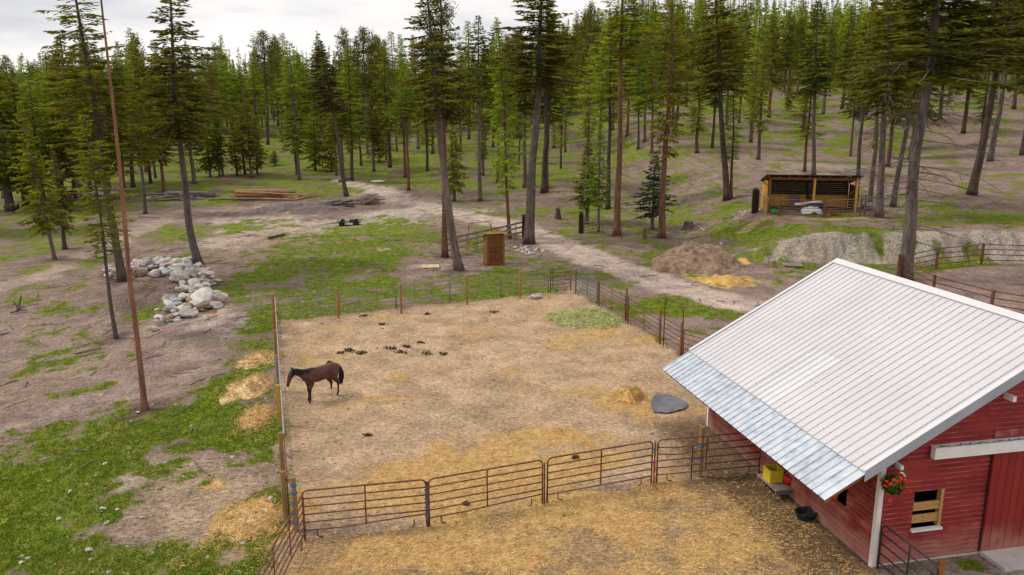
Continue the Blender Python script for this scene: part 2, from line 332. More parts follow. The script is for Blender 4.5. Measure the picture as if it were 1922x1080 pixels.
for a in [(470, 985, 75, 50, .95), (487, 673, 36, 16, .8), (467, 728, 46, 24, .8), (480, 785, 32, 30, .85), (405, 912, 26, 12, .7), (225, 985, 25, 5, .5), (360, 1055, 40, 12, .4), (920, 840, 150, 30, .8), (820, 870, 110, 26, .7), (1020, 820, 110, 22, .8), (1180, 760, 75, 26, .85), (1120, 740, 80, 12, .45),
          (800, 925, 200, 40, .8), (980, 880, 160, 40, .95), (1120, 860, 90, 26, .75), (760, 748, 60, 10, .6), (850, 770, 40, 8, .4), (1200, 790, 60, 10, .5), (1150, 960, 180, 40, .9), (1260, 930, 120, 30, .8), (1400, 960, 60, 60, .6), (1000, 1040, 330, 50, .6), (1260, 1030, 200, 50, .7), (720, 1040, 130, 40, .5), (1460, 1000, 70, 60, .65),
          (800, 1050, 60, 14, .5), (1075, 625, 70, 14, .4), (350, 372, 70, 4, .5), (1345, 527, 70, 14, .8), (1450, 1040, 100, 40, .5), (1435, 415, 60, 10, .35), (1330, 650, 30, 5, .4), (1190, 640, 60, 8, .3)]: straw.e(*a)
for a in [(600, 425, 230, 14, .8), (480, 410, 120, 10, .6), (420, 455, 60, 14, .7), (760, 400, 90, 12, .8), (850, 398, 90, 8, .7), (700, 362, 60, 8, .6), (1480, 350, 120, 10, .3), (1700, 330, 160, 10, .3), (700, 385, 160, 14, .55), (390, 600, 60, 22, .5), (370, 590, 70, 25, .5), (440, 620, 40, 25, .6), (1120, 890, 90, 14, .6), (1240, 810, 90, 22, .4), (720, 470, 20, 6, .8), (540, 440, 40, 8, .6), (280, 640, 120, 60, .25), (60, 690, 160, 50, .25), (230, 905, 45, 14, .7),
          (900, 800, 110, 12, .35), (700, 780, 120, 10, .3), (820, 500, 60, 6, .5), (1400, 330, 160, 40, .2), (1540, 320, 90, 20, .4), (1000, 760, 250, 16, .2)]: pale.e(*a)
for a in [(270, 560, 70, 40, .7), (340, 490, 110, 8, .5), (560, 395, 230, 9, .8), (960, 1010, 60, 20, .45), (1250, 1050, 90, 14, .4), (700, 815, 90, 8, .35), (1100, 590, 40, 5, .3), (150, 530, 150, 30, .3), (1240, 450, 60, 14, .4), (650, 385, 90, 8, .6), (1480, 955, 40, 40, .35), (1560, 1020, 40, 40, .3), (850, 815, 80, 8, .3)]: dark.e(*a)
for a in [(390, 940, 130, 70, 1), (300, 880, 80, 30, .7), (500, 900, 60, 60, .8), (440, 1050, 100, 30, .8), (100, 700, 90, 30, .4), (560, 450, 160, 30, .5)]: gold.e(*a)
ROAD = [(640, 338), (700, 352), (770, 380), (860, 402), (960, 424), (1040, 452), (1120, 487), (1200, 517), (1290, 545), (1390, 572), (1500, 590), (1640, 600)]
ROADW = [Vector(at(*q)[:2]) for q in ROAD]
TRACK = [Vector(at(*q)[:2]) for q in [(-60, 560), (60, 525), (180, 470), (300, 420), (380, 398), (480, 392)]]
PATH = [Vector(at(*q)[:2]) for q in [(1395, 435), (1425, 412), (1450, 408), (1540, 412), (1640, 410)]]
def dist_line(x, y, P):
    d = np.full_like(x, 1e9)
    for a, b in zip(P[:-1], P[1:]):
        ab = b-a; L2 = ab.length_squared
        t = np.clip(((x-a.x)*ab.x+(y-a.y)*ab.y)/L2, 0, 1)
        d = np.minimum(d, np.hypot(x-a.x-t*ab.x, y-a.y-t*ab.y))
    return d
def in_poly(x, y, P, soft=.6):   # signed-ish: distance inside
    ins = np.zeros_like(x, bool); n = len(P)
    for i in range(n):
        x0, y0 = P[i]; x1, y1 = P[(i+1) % n]
        c = ((y0 > y) != (y1 > y)) & (x < (x1-x0)*(y-y0)/((y1-y0) if y1 != y0 else 1e-9)+x0)
        ins ^= c
    d = dist_line(x, y, [Vector(p) for p in P]+[Vector(P[0])])
    return np.where(ins, d, -d)
CORRAL = [(-6.7, 22.2), (-14.1, 46.5), (4.3, 55.0), (8.9, 39.8), (12, 36), (9.9, 20.5), (8.7, 26.2), (4.8, 25.4), (1, 24), (-2.6, 22.4)]
YARD = [(-6.7, 22.0), (-6.5, 5), (26, 5), (26, 22), (10.2, 19.8), (8.8, 26), (4.8, 25.2), (1, 23.9), (-2.6, 22.3)]
PEN = (39.5, 53.0, 11.7)
def ground_masks(x, y):
    n1 = fbm(x, y, 2.6, 5, 21)-.5; n2 = fbm(x, y, .9, 4, 31)-.5; nw = fbm(x, y, 12, 3, 41)-.5; n3 = fbm(x, y, .4, 3, 51)-.5
    cor = ss(-.3, .5, in_poly(x, y, CORRAL)+n2*.8); yard = ss(-.3, .4, in_poly(x, y, YARD)+n2*.6)
    pen = ss(.3, -.5, np.hypot(x-PEN[0], y-PEN[1])-PEN[2]+.9+n2)
    rd = dist_line(x, y, ROADW); road = ss(2.5, 1.3, rd+n1*1.8+n2)
    track = ss(2.0, .8, dist_line(x, y, TRACK)+n1*1.2)*.8; path = ss(1.1, .4, dist_line(x, y, PATH)+n1)
    # forest floor: green beyond the yard on one side, soil on the other hillside
    wl = 1-ss(-8, 26, x-.06*y); far = ss(88, 120, y+nw*26)
    fl = far*(wl*.60+(1-wl)*(.06+.42*ss(120, 200, y+nw*60))) + (1-far)*ss(62, 70, y)*.22
    outl = ss(.5, 4, fence_x(y)-x)*(y < 60)
    g = np.maximum(np.clip(grass.val(x, y), 0, 1.05)*.76, fl)
    g = g-np.clip(bare.val(x, y), 0, 2)*.9+outl*.12
    g = g+n1*1.9+n2*1.6+n3*.7-.02
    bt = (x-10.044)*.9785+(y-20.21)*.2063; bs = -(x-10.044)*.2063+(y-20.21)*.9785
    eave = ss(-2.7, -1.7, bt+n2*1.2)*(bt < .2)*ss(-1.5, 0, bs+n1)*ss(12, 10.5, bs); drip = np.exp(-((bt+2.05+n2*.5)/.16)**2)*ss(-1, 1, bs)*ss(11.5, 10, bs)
    hole = np.clip(cor+yard*.95+pen+road+track*.9+path, 0, 1)
    graw = g; g = ss(.12, .74, g)*(1-hole*.97)
    side = ((x > 9.5) & (y < 21.5))
    g = np.where(side, ss(.45, .7, grass.val(x, y)+n1), g)
    # steep bank has little grass
    bk = ss(17, 24, x)*ss(64.3, 65.2, y)*ss(67.4, 66.6, y); g = g*(1-.72*bk)+bk*ss(.1, .25, n1+n2)*.4
    s = straw.val(x, y, .8)*1.0+n1*1.7+n2*1.1; s = ss(.12, .72, s)
    s = np.where(yard > .5, s*np.clip(.85+n1*1.2+n2*.8, 0, 1), s); s = np.maximum(s, yard*(.30+n1*1.2+n2*.8)*((x < 10.5)))
    s = np.where((rd < 2.4) & (y > 40), s*.2, s)
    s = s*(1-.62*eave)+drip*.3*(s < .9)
    # shell of soil colours
    mauve = np.array([.29, .205, .17]); mauve2 = np.array([.40, .30, .255]); tan = np.array([.58, .405, .245]); tan2 = np.array([.42, .29, .185]); rd_c = np.array([.58, .455, .375])
    pl = np.array([.55, .46, .39]); dk = np.array([.12, .085, .075]); penc = np.array([.33, .24, .20]); yardc = np.array([.40, .265, .14]); bankc = np.array([.54, .47, .39])
    def mixc(a, b, t): t = np.clip(t, 0, 1)[:, None]; return a*(1-t)+b*t
    c = mixc(np.tile(mauve, (len(x), 1)), mauve2, .5+n1*2.2+n2)
    c = mixc(c, np.array([.17, .125, .09]), far*wl*.6)
    c = mixc(c, np.array([.185, .135, .12]), ss(.0, .18, n1+n3*.6-.06)*(1-cor)*(1-yard)*.6)
    c = mixc(c, tan, cor*(.9+n1*.5)); c = mixc(c, tan2, cor*ss(0, .2, n1+n2*.5)*.55)
    c = mixc(c, yardc, yard*.95*(x < 10.5)); c = mixc(c, np.array([.38, .33, .26]), yard*(x >= 10.0))
    c = mixc(c, penc, pen); c = mixc(c, np.array([.20, .165, .075]), ss(-.05, .45, graw)*.6*(1-hole)); c = mixc(c, rd_c, road*.9); c = mixc(c, rd_c*.9, track*.6); c = mixc(c, np.array([.45, .33, .20]), path)
    ruts = np.exp(-((rd-.85)/.28)**2); c = mixc(c, rd_c*1.14, ruts*road*.6); c = mixc(c, rd_c*.78, road*np.exp(-(rd/.35)**2)*.5*(n1 > -.05))
    pv = np.clip(pale.val(x, y), 0, 1.5); c = mixc(c, pl, ss(.25, .7, pv+n1*.9+n2*.6)*.85*(1-road*.6))
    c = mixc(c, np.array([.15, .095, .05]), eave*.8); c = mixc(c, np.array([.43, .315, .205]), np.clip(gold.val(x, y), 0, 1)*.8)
    dv = np.clip(dark.val(x, y), 0, 1.5); c = mixc(c, dk, ss(.2, .8, dv+n1*.7+n2*.5)*.75)
    c = mixc(c, bankc, bk*.85); c = mixc(c, np.array([.2, .17, .15]), bk*ss(.05, .2, n1+n2*.8)*.8)
    c = c*.93*(1+n2*.34+n3*.36)[:, None]
    return np.clip(g, 0, 1), np.clip(s, 0, 1), np.clip(c, 0, 1), cor, yard, pen, road
def axis(a, b, st, lo, hi, gr=1.09):
    mid = list(np.arange(a, b, st)); l = []; x = a; d = st
    while x > lo: d *= gr; x -= d; l.append(x)
    r = []; x = mid[-1]; d = st
    while x < hi: d *= gr; x += d; r.append(x)
    return np.array(l[::-1]+mid+r)
gx = axis(-34, 44, .21, -3500, 3500); gy = axis(13, 78, .21, -400, 5200, 1.06)
GX, GY = np.meshgrid(gx, gy); fx_, fy_ = GX.ravel(), GY.ravel(); GZ = terrain(fx_, fy_)
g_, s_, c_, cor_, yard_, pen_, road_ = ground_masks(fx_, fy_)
nx, ny = len(gx), len(gy)
I = np.arange(nx*ny).reshape(ny, nx); Fq = np.stack([I[:-1, :-1], I[:-1, 1:], I[1:, 1:], I[1:, :-1]], -1).reshape(-1, 4)
gm = bpy.data.materials.new('soil_and_grass'); gm.use_nodes = True; t = gm.node_tree; p = t.nodes['Principled BSDF']; p.inputs['Roughness'].default_value = .95; p.inputs['Specular IOR Level'].default_value = .1
ab = N(t, 'ShaderNodeAttribute', attribute_name='soil'); ag = N(t, 'ShaderNodeAttribute', attribute_name='grass'); as_ = N(t, 'ShaderNodeAttribute', attribute_name='straw')
geo = N(t, 'ShaderNodeNewGeometry')
def noise(sc, d=6., r=.6, st=None):
    n = N(t, 'ShaderNodeTexNoise', i_Scale=sc, i_Detail=d, i_Roughness=r)
    if st:
        m_ = N(t, 'ShaderNodeMapping'); m_.inputs['Scale'].default_value = st; m_.inputs['Rotation'].default_value = (0, 0, .5); t.links.new(geo.outputs[0], m_.inputs[0]); t.links.new(m_.outputs[0], n.inputs[0])
    else: t.links.new(geo.outputs[0], n.inputs[0])
    return n.outputs[0]
def math_(op, a, b=None, c=None):
    m_ = N(t, 'ShaderNodeMath', operation=op)
    for i, q in enumerate((a, b, c)):
        if q is None: continue
        if hasattr(q, 'is_output'): t.links.new(q, m_.inputs[i])
        else: m_.inputs[i].default_value = q
    return m_.outputs[0]
def mix_(f, a, b, bt='MIX'):
    m_ = N(t, 'ShaderNodeMix', data_type='RGBA', blend_type=bt)
    for i, q in ((0, f), (6, a), (7, b)):
        if hasattr(q, 'is_output'): t.links.new(q, m_.inputs[i])
        elif i == 0: m_.inputs[0].default_value = q
        else: m_.inputs[i].default_value = (*q, 1)
    return m_.outputs[2]
nf = noise(7., 7., .7); nm = noise(1.7, 6.); nst = noise(3.2, 5., .65, (1, 5, 1)); nff = noise(26., 4., .7)
base = mix_(1., ab.outputs['Color'], ramp(t, [(.28, .42), (.5, 1.), (.74, 1.55)], nf), 'MULTIPLY')
base = mix_(1., base, ramp(t, [(.3, .58), (.5, 1.), (.7, 1.35)], nst), 'MULTIPLY')
base = mix_(1., base, ramp(t, [(.3, .66), (.5, 1.), (.7, 1.3)], nff), 'MULTIPLY')
scol = ramp(t, [(.3, (.30, .185, .07)), (.5, (.57, .37, .145)), (.68, (.78, .56, .27))], noise(2.4, 8., .78))
sf = math_('SMOOTH_MIN', math_('MAXIMUM', math_('MULTIPLY_ADD', math_('SUBTRACT', nff, .5), 1.6, math_('MULTIPLY_ADD', math_('SUBTRACT', nf, .5), 1.8, as_.outputs['Fac'])), 0.), 1., .2)
sfm = N(t, 'ShaderNodeMapRange', interpolation_type='SMOOTHSTEP'); sfm.inputs[1].default_value = .15; sfm.inputs[2].default_value = 1.0; t.links.new(sf, sfm.inputs[0])
spk = noise(4.5, 3., .8); nmd = noise(.55, 6., .7); base = mix_(1., base, ramp(t, [(.28, .62), (.5, 1.), (.7, 1.3)], nmd), 'MULTIPLY'); base = mix_(1., base, ramp(t, [(.0, 1.), (.60, 1.), (.66, .50), (.8, .35)], spk), 'MULTIPLY')
base = mix_(sfm.outputs[0], base, scol)
gcol = ramp(t, [(.28, (.07, .10, .010)), (.45, (.13, .185, .013)), (.60, (.185, .235, .020)), (.75, (.27, .28, .055))], nm)
nlg = noise(.16, 4.); nmid = noise(.75, 5., .65); nt1 = noise(1.25, 5., .7)
gcol = mix_(ramp(t, [(.42, 0.), (.60, .75)], nlg), gcol, (.20, .19, .055)); gcol = mix_(ramp(t, [(.50, 0.), (.68, .7)], nt1), gcol, (.055, .085, .012))
gcol = mix_(1., gcol, (1.08, 1.10, 1.0), 'MULTIPLY'); gcol = mix_(1., gcol, ramp(t, [(.3, .42), (.5, 1.), (.72, 1.6)], nff), 'MULTIPLY')
gfa = math_('MULTIPLY_ADD', math_('SUBTRACT', nf, .5), 2.0, ag.outputs['Fac']); gfa = math_('MULTIPLY_ADD', math_('SUBTRACT', nff, .5), .9, gfa); gfa = math_('MULTIPLY_ADD', math_('SUBTRACT', nt1, .5), 1.8, gfa)
gfm = N(t, 'ShaderNodeMapRange', interpolation_type='SMOOTHSTEP'); gfm.inputs[1].default_value = .38; gfm.inputs[2].default_value = .62; t.links.new(gfa, gfm.inputs[0])
base = mix_(gfm.outputs[0], base, gcol); t.links.new(base, p.inputs['Base Color'])
hb = math_('ADD', math_('ADD', math_('MULTIPLY', nf, 1.), math_('MULTIPLY', nff, .4)), math_('MULTIPLY', noise(2.6, 3., .6), 2.2)); bp = N(t, 'ShaderNodeBump', i_Strength=.9, i_Distance=.09); t.links.new(hb, bp.inputs['Height']); t.links.new(bp.outputs[0], p.inputs['Normal'])
MATS['soil_and_grass'] = gm
V_ = np.stack([fx_, fy_, GZ], 1); fc = V_[Fq].mean(1)
def fm(a): return a[Fq].mean(1) > .5
sel_r = fm(road_) & (fc[:, 1] > 35); sel_c = fm(cor_) & ~sel_r; sel_p = fm(pen_) & ~sel_r & ~sel_c
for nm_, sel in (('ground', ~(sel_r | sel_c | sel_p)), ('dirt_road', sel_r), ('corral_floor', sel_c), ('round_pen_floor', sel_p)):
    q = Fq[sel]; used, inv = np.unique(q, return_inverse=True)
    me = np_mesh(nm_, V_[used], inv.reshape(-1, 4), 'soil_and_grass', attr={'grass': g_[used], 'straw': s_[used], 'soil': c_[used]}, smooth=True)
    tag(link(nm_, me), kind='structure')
# mountains far off behind the forest
hv = []; hn = 90; K = 5
for i in range(hn):
    a = math.radians(-75+150*i/(hn-1)); top = (.012+.034*fbm(a*3, 0, .35, 4, 77)+.02*ss(-.2, -.5, a))
    for j in range(K):
        r = 4200+j*420; hv.append((math.sin(a)*r, math.cos(a)*r, -20+float(top)*r*(j/(K-1))**.8*(1+.1*float(fbm(i*1., j*2., 2, 2, 5)))))
m = MB(); m.add(hv, [(i*K+j, (i+1)*K+j, (i+1)*K+j+1, i*K+j+1) for i in range(hn-1) for j in range(K-1)])
tag(m.build('distant_hills', 'hills_haze_tint', smooth=True), kind='structure')

# ------------------------------------------------------------------ ground litter: grass blades, straw, pebbles (nobody could count them)
R = np.random.RandomState(3)
def scatter(n, x0, x1, y0, y1, fn, R=R):
    x = R.uniform(x0, x1, n); y = y0*(y1/y0)**R.uniform(0, 1, n)
    k = np.abs(x) < y*.70+4; x, y = x[k], y[k]
    m_ = ground_masks(x, y); k = R.uniform(0, 1, len(x)) < fn(m_, x, y); return x[k], y[k], terrain(x[k], y[k])
def blades(name, x, y, z, hmin, hmax, w, per, matn, lie=0., tint=None, spread=.06, label=None):
    n = len(x)*per; X = np.repeat(x, per)+R.normal(0, spread, n); Y = np.repeat(y, per)+R.normal(0, spread, n); Z = np.repeat(z, per)-.01
    a = R.uniform(0, 2*PI, n); L = R.uniform(hmin, hmax, n); el = R.uniform(.5, 1.45, n) if lie == 0 else R.uniform(0.02, lie, n)
    d = np.stack([np.cos(a)*np.cos(el), np.sin(a)*np.cos(el), np.sin(el)], 1)
    b = R.uniform(0, PI, n) if lie == 0 else a+PI/2
    s = np.stack([np.cos(b), np.sin(b), 0*b], 1)*w[0]*.5+0; s = s*R.uniform(.7, 1.5, n)[:, None]
    P = np.stack([X, Y, Z], 1); tip = P+d*L[:, None]
    if lie: V = np.stack([P-s+[0, 0, .02], P+s+[0, 0, .03], tip+[0, 0, .02]], 1).reshape(-1, 3)
    else: V = np.stack([P-s, P+s, tip], 1).reshape(-1, 3)
    F = np.arange(n*3).reshape(-1, 3); tn = np.clip(np.repeat(R.beta(2, 2.2, len(x)) if tint is None else tint, per)+R.normal(0, .12, n), 0, 1)
    o = link(name, np_mesh(name, V, F, matn, attr={'tint': np.repeat(tn, 3)})); return tag(o, kind='stuff', label=label)
x, y, z = scatter(420000, -34, 44, 16, 80, lambda m_, x, y: m_[0]**1.5*np.clip(30/y, .25, 1))
blades('grass', x, y, z, .04, .14, (.035,), 4, 'grass_blades', label='short green grass growing in patches over the bare soil')
x, y, z = scatter(150000, -20, 16, 16, 56, lambda m_, x, y: np.clip(m_[1]*1.0+m_[3]*.05+m_[4]*.10, 0, 1)*np.clip(28/y, .2, 1)*(x < 10.5))
blades('loose_straw', x, y, z, .06, .2, (.015,), 2, 'straw_bits', lie=.35, tint=np.clip(R.beta(2.4, 2, len(x)), 0, 1), spread=.1, label='golden straw strewn over the corral and yard soil')
def pebbles(name, x, y, z, s0, s1, matn, label):
    ico = MB(); bm = bmesh.new(); bmesh.ops.create_icosphere(bm, subdivisions=1, radius=1); vs = np.array([v.co[:] for v in bm.verts]); fs = np.array([[v.index for v in f.verts] for f in bm.faces]); bm.free()
    n = len(x); S = (s0*(s1/s0)**(R.uniform(0, 1, n)**2.6))[:, None, None]*np.stack([R.uniform(.7, 1.4, n), R.uniform(.7, 1.3, n), R.uniform(.4, .8, n)], 1)[:, None, :]
    V = vs[None]*(1+R.uniform(-.25, .25, (n, len(vs), 1)))*S; a = R.uniform(0, 6.3, n); ca, sa = np.cos(a)[:, None], np.sin(a)[:, None]
    V = np.stack([V[..., 0]*ca-V[..., 1]*sa, V[..., 0]*sa+V[..., 1]*ca, V[..., 2]], -1)+np.stack([x, y, z], 1)[:, None, :]
    F = (fs[None]+(np.arange(n)*len(vs))[:, None, None]).reshape(-1, 3)
    return tag(link(name, np_mesh(name, V.reshape(-1, 3), F, matn)), kind='stuff', label=label)
x, y, z = scatter(9000, -34, 40, 17, 110, lambda m_, x, y: (1-m_[3]*.97)*(1-m_[4]*.96)*(1-m_[5])*(.25+.25*fbm(x, y, 3, 3, 8)*2)*np.clip(.4+(x < -5)*.6, 0, 1))
pebbles('pebbles', x, y, z, .02, .12, 'stone', 'small pale stones lying loose over soil and grass')
x, y, z = scatter(9000, -34, 44, 17, 110, lambda m_, x, y: (1-m_[3]*.5)*(1-m_[4]*.8)*.5)
pebbles('clods', x, y, z, .02, .10, 'brown_stone', 'small brown clods of earth on the ground')
xy = [(rnd.uniform(-34, 40), rnd.uniform(26, 110)) for _ in range(900)]
m = MB()
for x, y in xy:
    if abs(x) > y*.7+3 or (fence_x(y) < x < 11 and y < 57): continue
    L = rnd.uniform(.3, 1.5); a = rnd.uniform(0, PI); dx, dy = math.cos(a)*L/2, math.sin(a)*L/2; r = rnd.uniform(.012, .035)
    m.tube([(x-dx, y-dy, tz(x-dx, y-dy)+r), (x, y+rnd.uniform(-.1, .1), tz(x, y)+r*2), (x+dx, y+dy, tz(x+dx, y+dy)+r)], r, 4)
tag(m.build('fallen_twigs', 'twig'), kind='stuff', label='grey fallen twigs scattered over the ground')

# ------------------------------------------------------------------ trees
def unitv(a): return a/np.maximum(np.linalg.norm(a, axis=-1, keepdims=True), 1e-9)
def crown_mesh(name, kind, H, Rr, seed, nb, dens=1., coarse=1.):
    r = np.random.RandomState(seed); V = []; F = []; T = []; MI = []; nv = 0
    sV = []; 
    a0 = r.uniform(0, 6.3); asym = r.uniform(.1, .32); gap0 = r.uniform(0, 6.3); wh = {}
    for i in range(nb):
        t = (i+r.uniform(0, 1))/nb
        if kind in ('fir', 'larch') and r.uniform() < .15+.25*(vnoise(t*11+seed, 0, 9) > .68): continue
        if kind in ('fir', 'young'): prof = (1-t)**.85*min(1, .55+t*3); el = math.radians(-14+46*t+r.normal(0, 9)); droop = -.10+r.normal(0, .05)
        elif kind == 'larch': prof = (1-t)**.6*min(1, .45+t*2.5)*(.72+.4*vnoise(t*9, seed, 3)); el = math.radians(-8+35*t+r.normal(0, 7)); droop = -.06
        elif kind == 'pine': prof = min(1, .5+t*2)*(1-t**2.6)**.7*(.6+.5*vnoise(t*7, seed, 4)); el = math.radians(2+45*t+r.normal(0, 12)); droop = .10
        else: prof = (1-t)**.7*min(1, .4+t*2); el = math.radians(-20+30*t+r.normal(0, 10)); droop = -.15
        L = max(.15, Rr*float(prof)*r.uniform(.62, 1.18)); az = i*2.39996+r.normal(0, .35); L *= 1+asym*math.cos(az-a0-t*2)+r.normal(0, .10); z0 = t*H
        hz = np.array([math.cos(az), math.sin(az), 0]); side = np.array([-hz[1], hz[0], 0])
        K = 6; s = np.linspace(0, 1, K); bend = r.normal(0, .12)
        P = hz[None]*(s*L*math.cos(el))[:, None]+side[None]*(bend*L*s**2)[:, None]; zz = z0+s*L*math.sin(el)+droop*L*s*(1-s*.35)*1.6
        P = P.copy(); P[:, 2] = zz
        # wood
        for k in (0, 2, 4):
            if k+2 > K-1 and coarse > 1: continue
            a, b = P[k], P[min(k+2, K-1)]; ra, rb = .02+.012*L*(1-s[k]), .012+.012*L*(1-s[min(k+2, K-1)])
            d = unitv(b-a); u = unitv(np.cross(d, [0, 0, 1.])); w = np.cross(u, d)
            q = [a+u*ra, a-u*ra*.5+w*ra*.8, a-u*ra*.5-w*ra*.8, b+u*rb, b-u*rb*.5+w*rb*.8, b-u*rb*.5-w*rb*.8]
            V.append(np.array(q)); F.append(np.array([(0, 1, 4, 3), (1, 2, 5, 4), (2, 0, 3, 5)])+nv); nv += 6; T.append(np.full(6, .3)); MI.append(np.ones(3, int))
        # twigs with needles
        step = (.115 if kind != 'pine' else .13)*coarse/dens; n = max(3, int(L/step)); st = np.sort(r.uniform(.10 if kind != 'pine' else .35, 1.02, n))
        if kind == 'dead': n = max(2, n//4); st = r.uniform(.3, 1, n)
        c = np.stack([np.interp(st, s, P[:, j]) for j in range(3)], 1); dB = unitv(P[-1]-P[0])[None]
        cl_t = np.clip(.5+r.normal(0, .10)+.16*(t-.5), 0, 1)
        for sgn in (-1, 1):
            if kind == 'pine':
                nn = n*2; cc = np.repeat(c, 2, 0)+r.normal(0, .16, (nn, 3)); ln = r.uniform(.16, .36, nn)*(coarse**.7); dr = unitv(r.normal(0, 1, (nn, 3))+dB*.9+[0, 0, .35]); wd = .075*coarse**.7
                ss_ = np.repeat(st, 2)
            else:
                nn = n; cc = c+r.normal(0, .03, (nn, 3)); ss_ = st
                base_l = {'fir': .62, 'young': .42, 'larch': .50, 'dead': .35}[kind]
                ln = (base_l*np.minimum(1, .4+L/2.6)*(1.05-.6*st)+.10)*r.uniform(.6, 1.25, nn)*(coarse**.4); ang = r.uniform(.6, 1.15, nn)
                dr = dB*np.cos(ang)[:, None]+side[None]*sgn*np.sin(ang)[:, None]+np.stack([np.zeros(nn), np.zeros(nn), r.normal(-.16 if kind != 'larch' else -.28, .2, nn)], 1); dr = unitv(dr)
                wd = {'fir': .105, 'young': .10, 'larch': .07, 'dead': .04}[kind]*coarse**.7
            for rep in range(2 if kind != 'dead' else 1):
                ax = unitv(np.cross(dr, unitv(r.normal(0, 1, (nn, 3))*.55+([0, 0, 1.] if rep == 0 else side)))); w = wd*r.uniform(.7, 1.4, nn)[:, None]*.5
                if rep: lo_ = cc+dr*(ln*.25)[:, None]+[0, 0, -.03]; l2 = ln*r.uniform(.5, .8, nn)
                else: lo_ = cc; l2 = ln
                a = lo_; b = lo_+dr*(l2*.55)[:, None]+ax*w; c_t = lo_+dr*l2[:, None]-np.array([0, 0, .04]); d = lo_+dr*(l2*.45)[:, None]-ax*w
                V.append(np.stack([a, b, c_t, d], 1).reshape(-1, 3)); F.append(np.arange(nn*4).reshape(-1, 4)+nv); nv += nn*4
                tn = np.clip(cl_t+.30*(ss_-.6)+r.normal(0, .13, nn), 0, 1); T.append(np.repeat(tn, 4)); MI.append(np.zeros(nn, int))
    V = np.concatenate(V); F = np.concatenate(F); T = np.concatenate(T); MI = np.concatenate(MI)
    return np_mesh(name, V, F, ['fir_needles', 'twig'], MI, {'tint': T})
NOM = {'fir': (14., 3.3), 'larch': (14., 2.2), 'pine': (9., 2.5), 'young': (6., 1.7), 'dead': (10., 2.)}
NBR = {'fir': 175, 'larch': 185, 'pine': 105, 'young': 105, 'dead': 70}
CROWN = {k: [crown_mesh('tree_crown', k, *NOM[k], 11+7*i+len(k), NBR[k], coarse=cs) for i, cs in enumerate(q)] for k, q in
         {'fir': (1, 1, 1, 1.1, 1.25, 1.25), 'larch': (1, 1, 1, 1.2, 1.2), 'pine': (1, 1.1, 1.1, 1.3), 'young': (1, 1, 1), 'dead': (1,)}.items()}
def trunk_mesh(seed, curve=0., stubs=14, long=False):
    r = random.Random(seed); m = MB(); K = 15; H = 20.; pts = []; rr = []
    for i in range(K):
        t = (i/(K-1))**1.3; z = t*H
        wx, wy = (fbm(z, seed*3., 6, 2, 6)-.5)*.5*min(1, z/6), (fbm(z, seed*5.+9, 6, 2, 7)-.5)*.5*min(1, z/6)
        if t > .97: wx = wy = 0
        pts.append((float(wx)+curve*math.exp(-z/2.6), float(wy), z-.15 if i == 0 else z)); rr.append(.25*(1-.82*t)*(1+.38*math.exp(-z/.55)))
    m.tube(pts, rr, 10)
    for _ in range(stubs*2):
        t = r.uniform(.10, .62); z = t*H; k = next(i for i in range(K) if pts[i][2] >= z); f = (z-pts[k-1][2])/(pts[k][2]-pts[k-1][2])
        c = Vector(pts[k-1]).lerp(Vector(pts[k]), f); a = r.uniform(0, 6.3); L = r.uniform(.4, 1.6)*(2.6 if long else 1)*(.6+t*.6); d = Vector((math.cos(a), math.sin(a), 0))
        q = [c, c+d*L*.4+Vector((0, 0, -.05*L)), c+d*L*.75+Vector((0, 0, -.16*L)), c+d*L+Vector((r.uniform(-.1, .1), 0, -.36*L))]
        m.tube(q, [.03, .022, .015, .006], 4)
        if long:
            for _ in range(3):
                e = q[2].lerp(q[1], r.random()); dd = (d*.6+Vector((r.uniform(-1, 1), r.uniform(-1, 1), r.uniform(-.7, .2)))).normalized(); m.tube([e, e+dd*L*.25], [.014, .005], 3)
    return m.mesh('tree_trunk', 'bark_grey', True)
TRUNK = [trunk_mesh(i) for i in range(4)]
NEED = {'fir': 'fir_needles', 'larch': 'larch_needles', 'pine': 'pine_needles', 'young': 'green_needles', 'dead': 'brown_needles'}
_cm = {}
def crown_with(kind, var, needles):
    key = (kind, var, needles)
    if key not in _cm:
        me = CROWN[kind][var]
        if needles != 'fir_needles': me = me.copy(); me.materials[0] = MATS[needles]
        _cm[key] = me
    return _cm[key]
_tm = {}
def trunk_with(k, bark, me=None):
    key = (k, bark)
    if key not in _tm:
        q = (me or TRUNK[k])
        if bark != 'bark_grey' or me: q = q.copy(); q.materials[0] = MATS[bark]
        _tm[key] = q
    return _tm[key]
NAMES = {'fir': 'fir_tree', 'larch': 'larch_tree', 'pine': 'pine_tree', 'young': 'young_fir_tree', 'dead': 'dying_tree'}
tree_count = 0
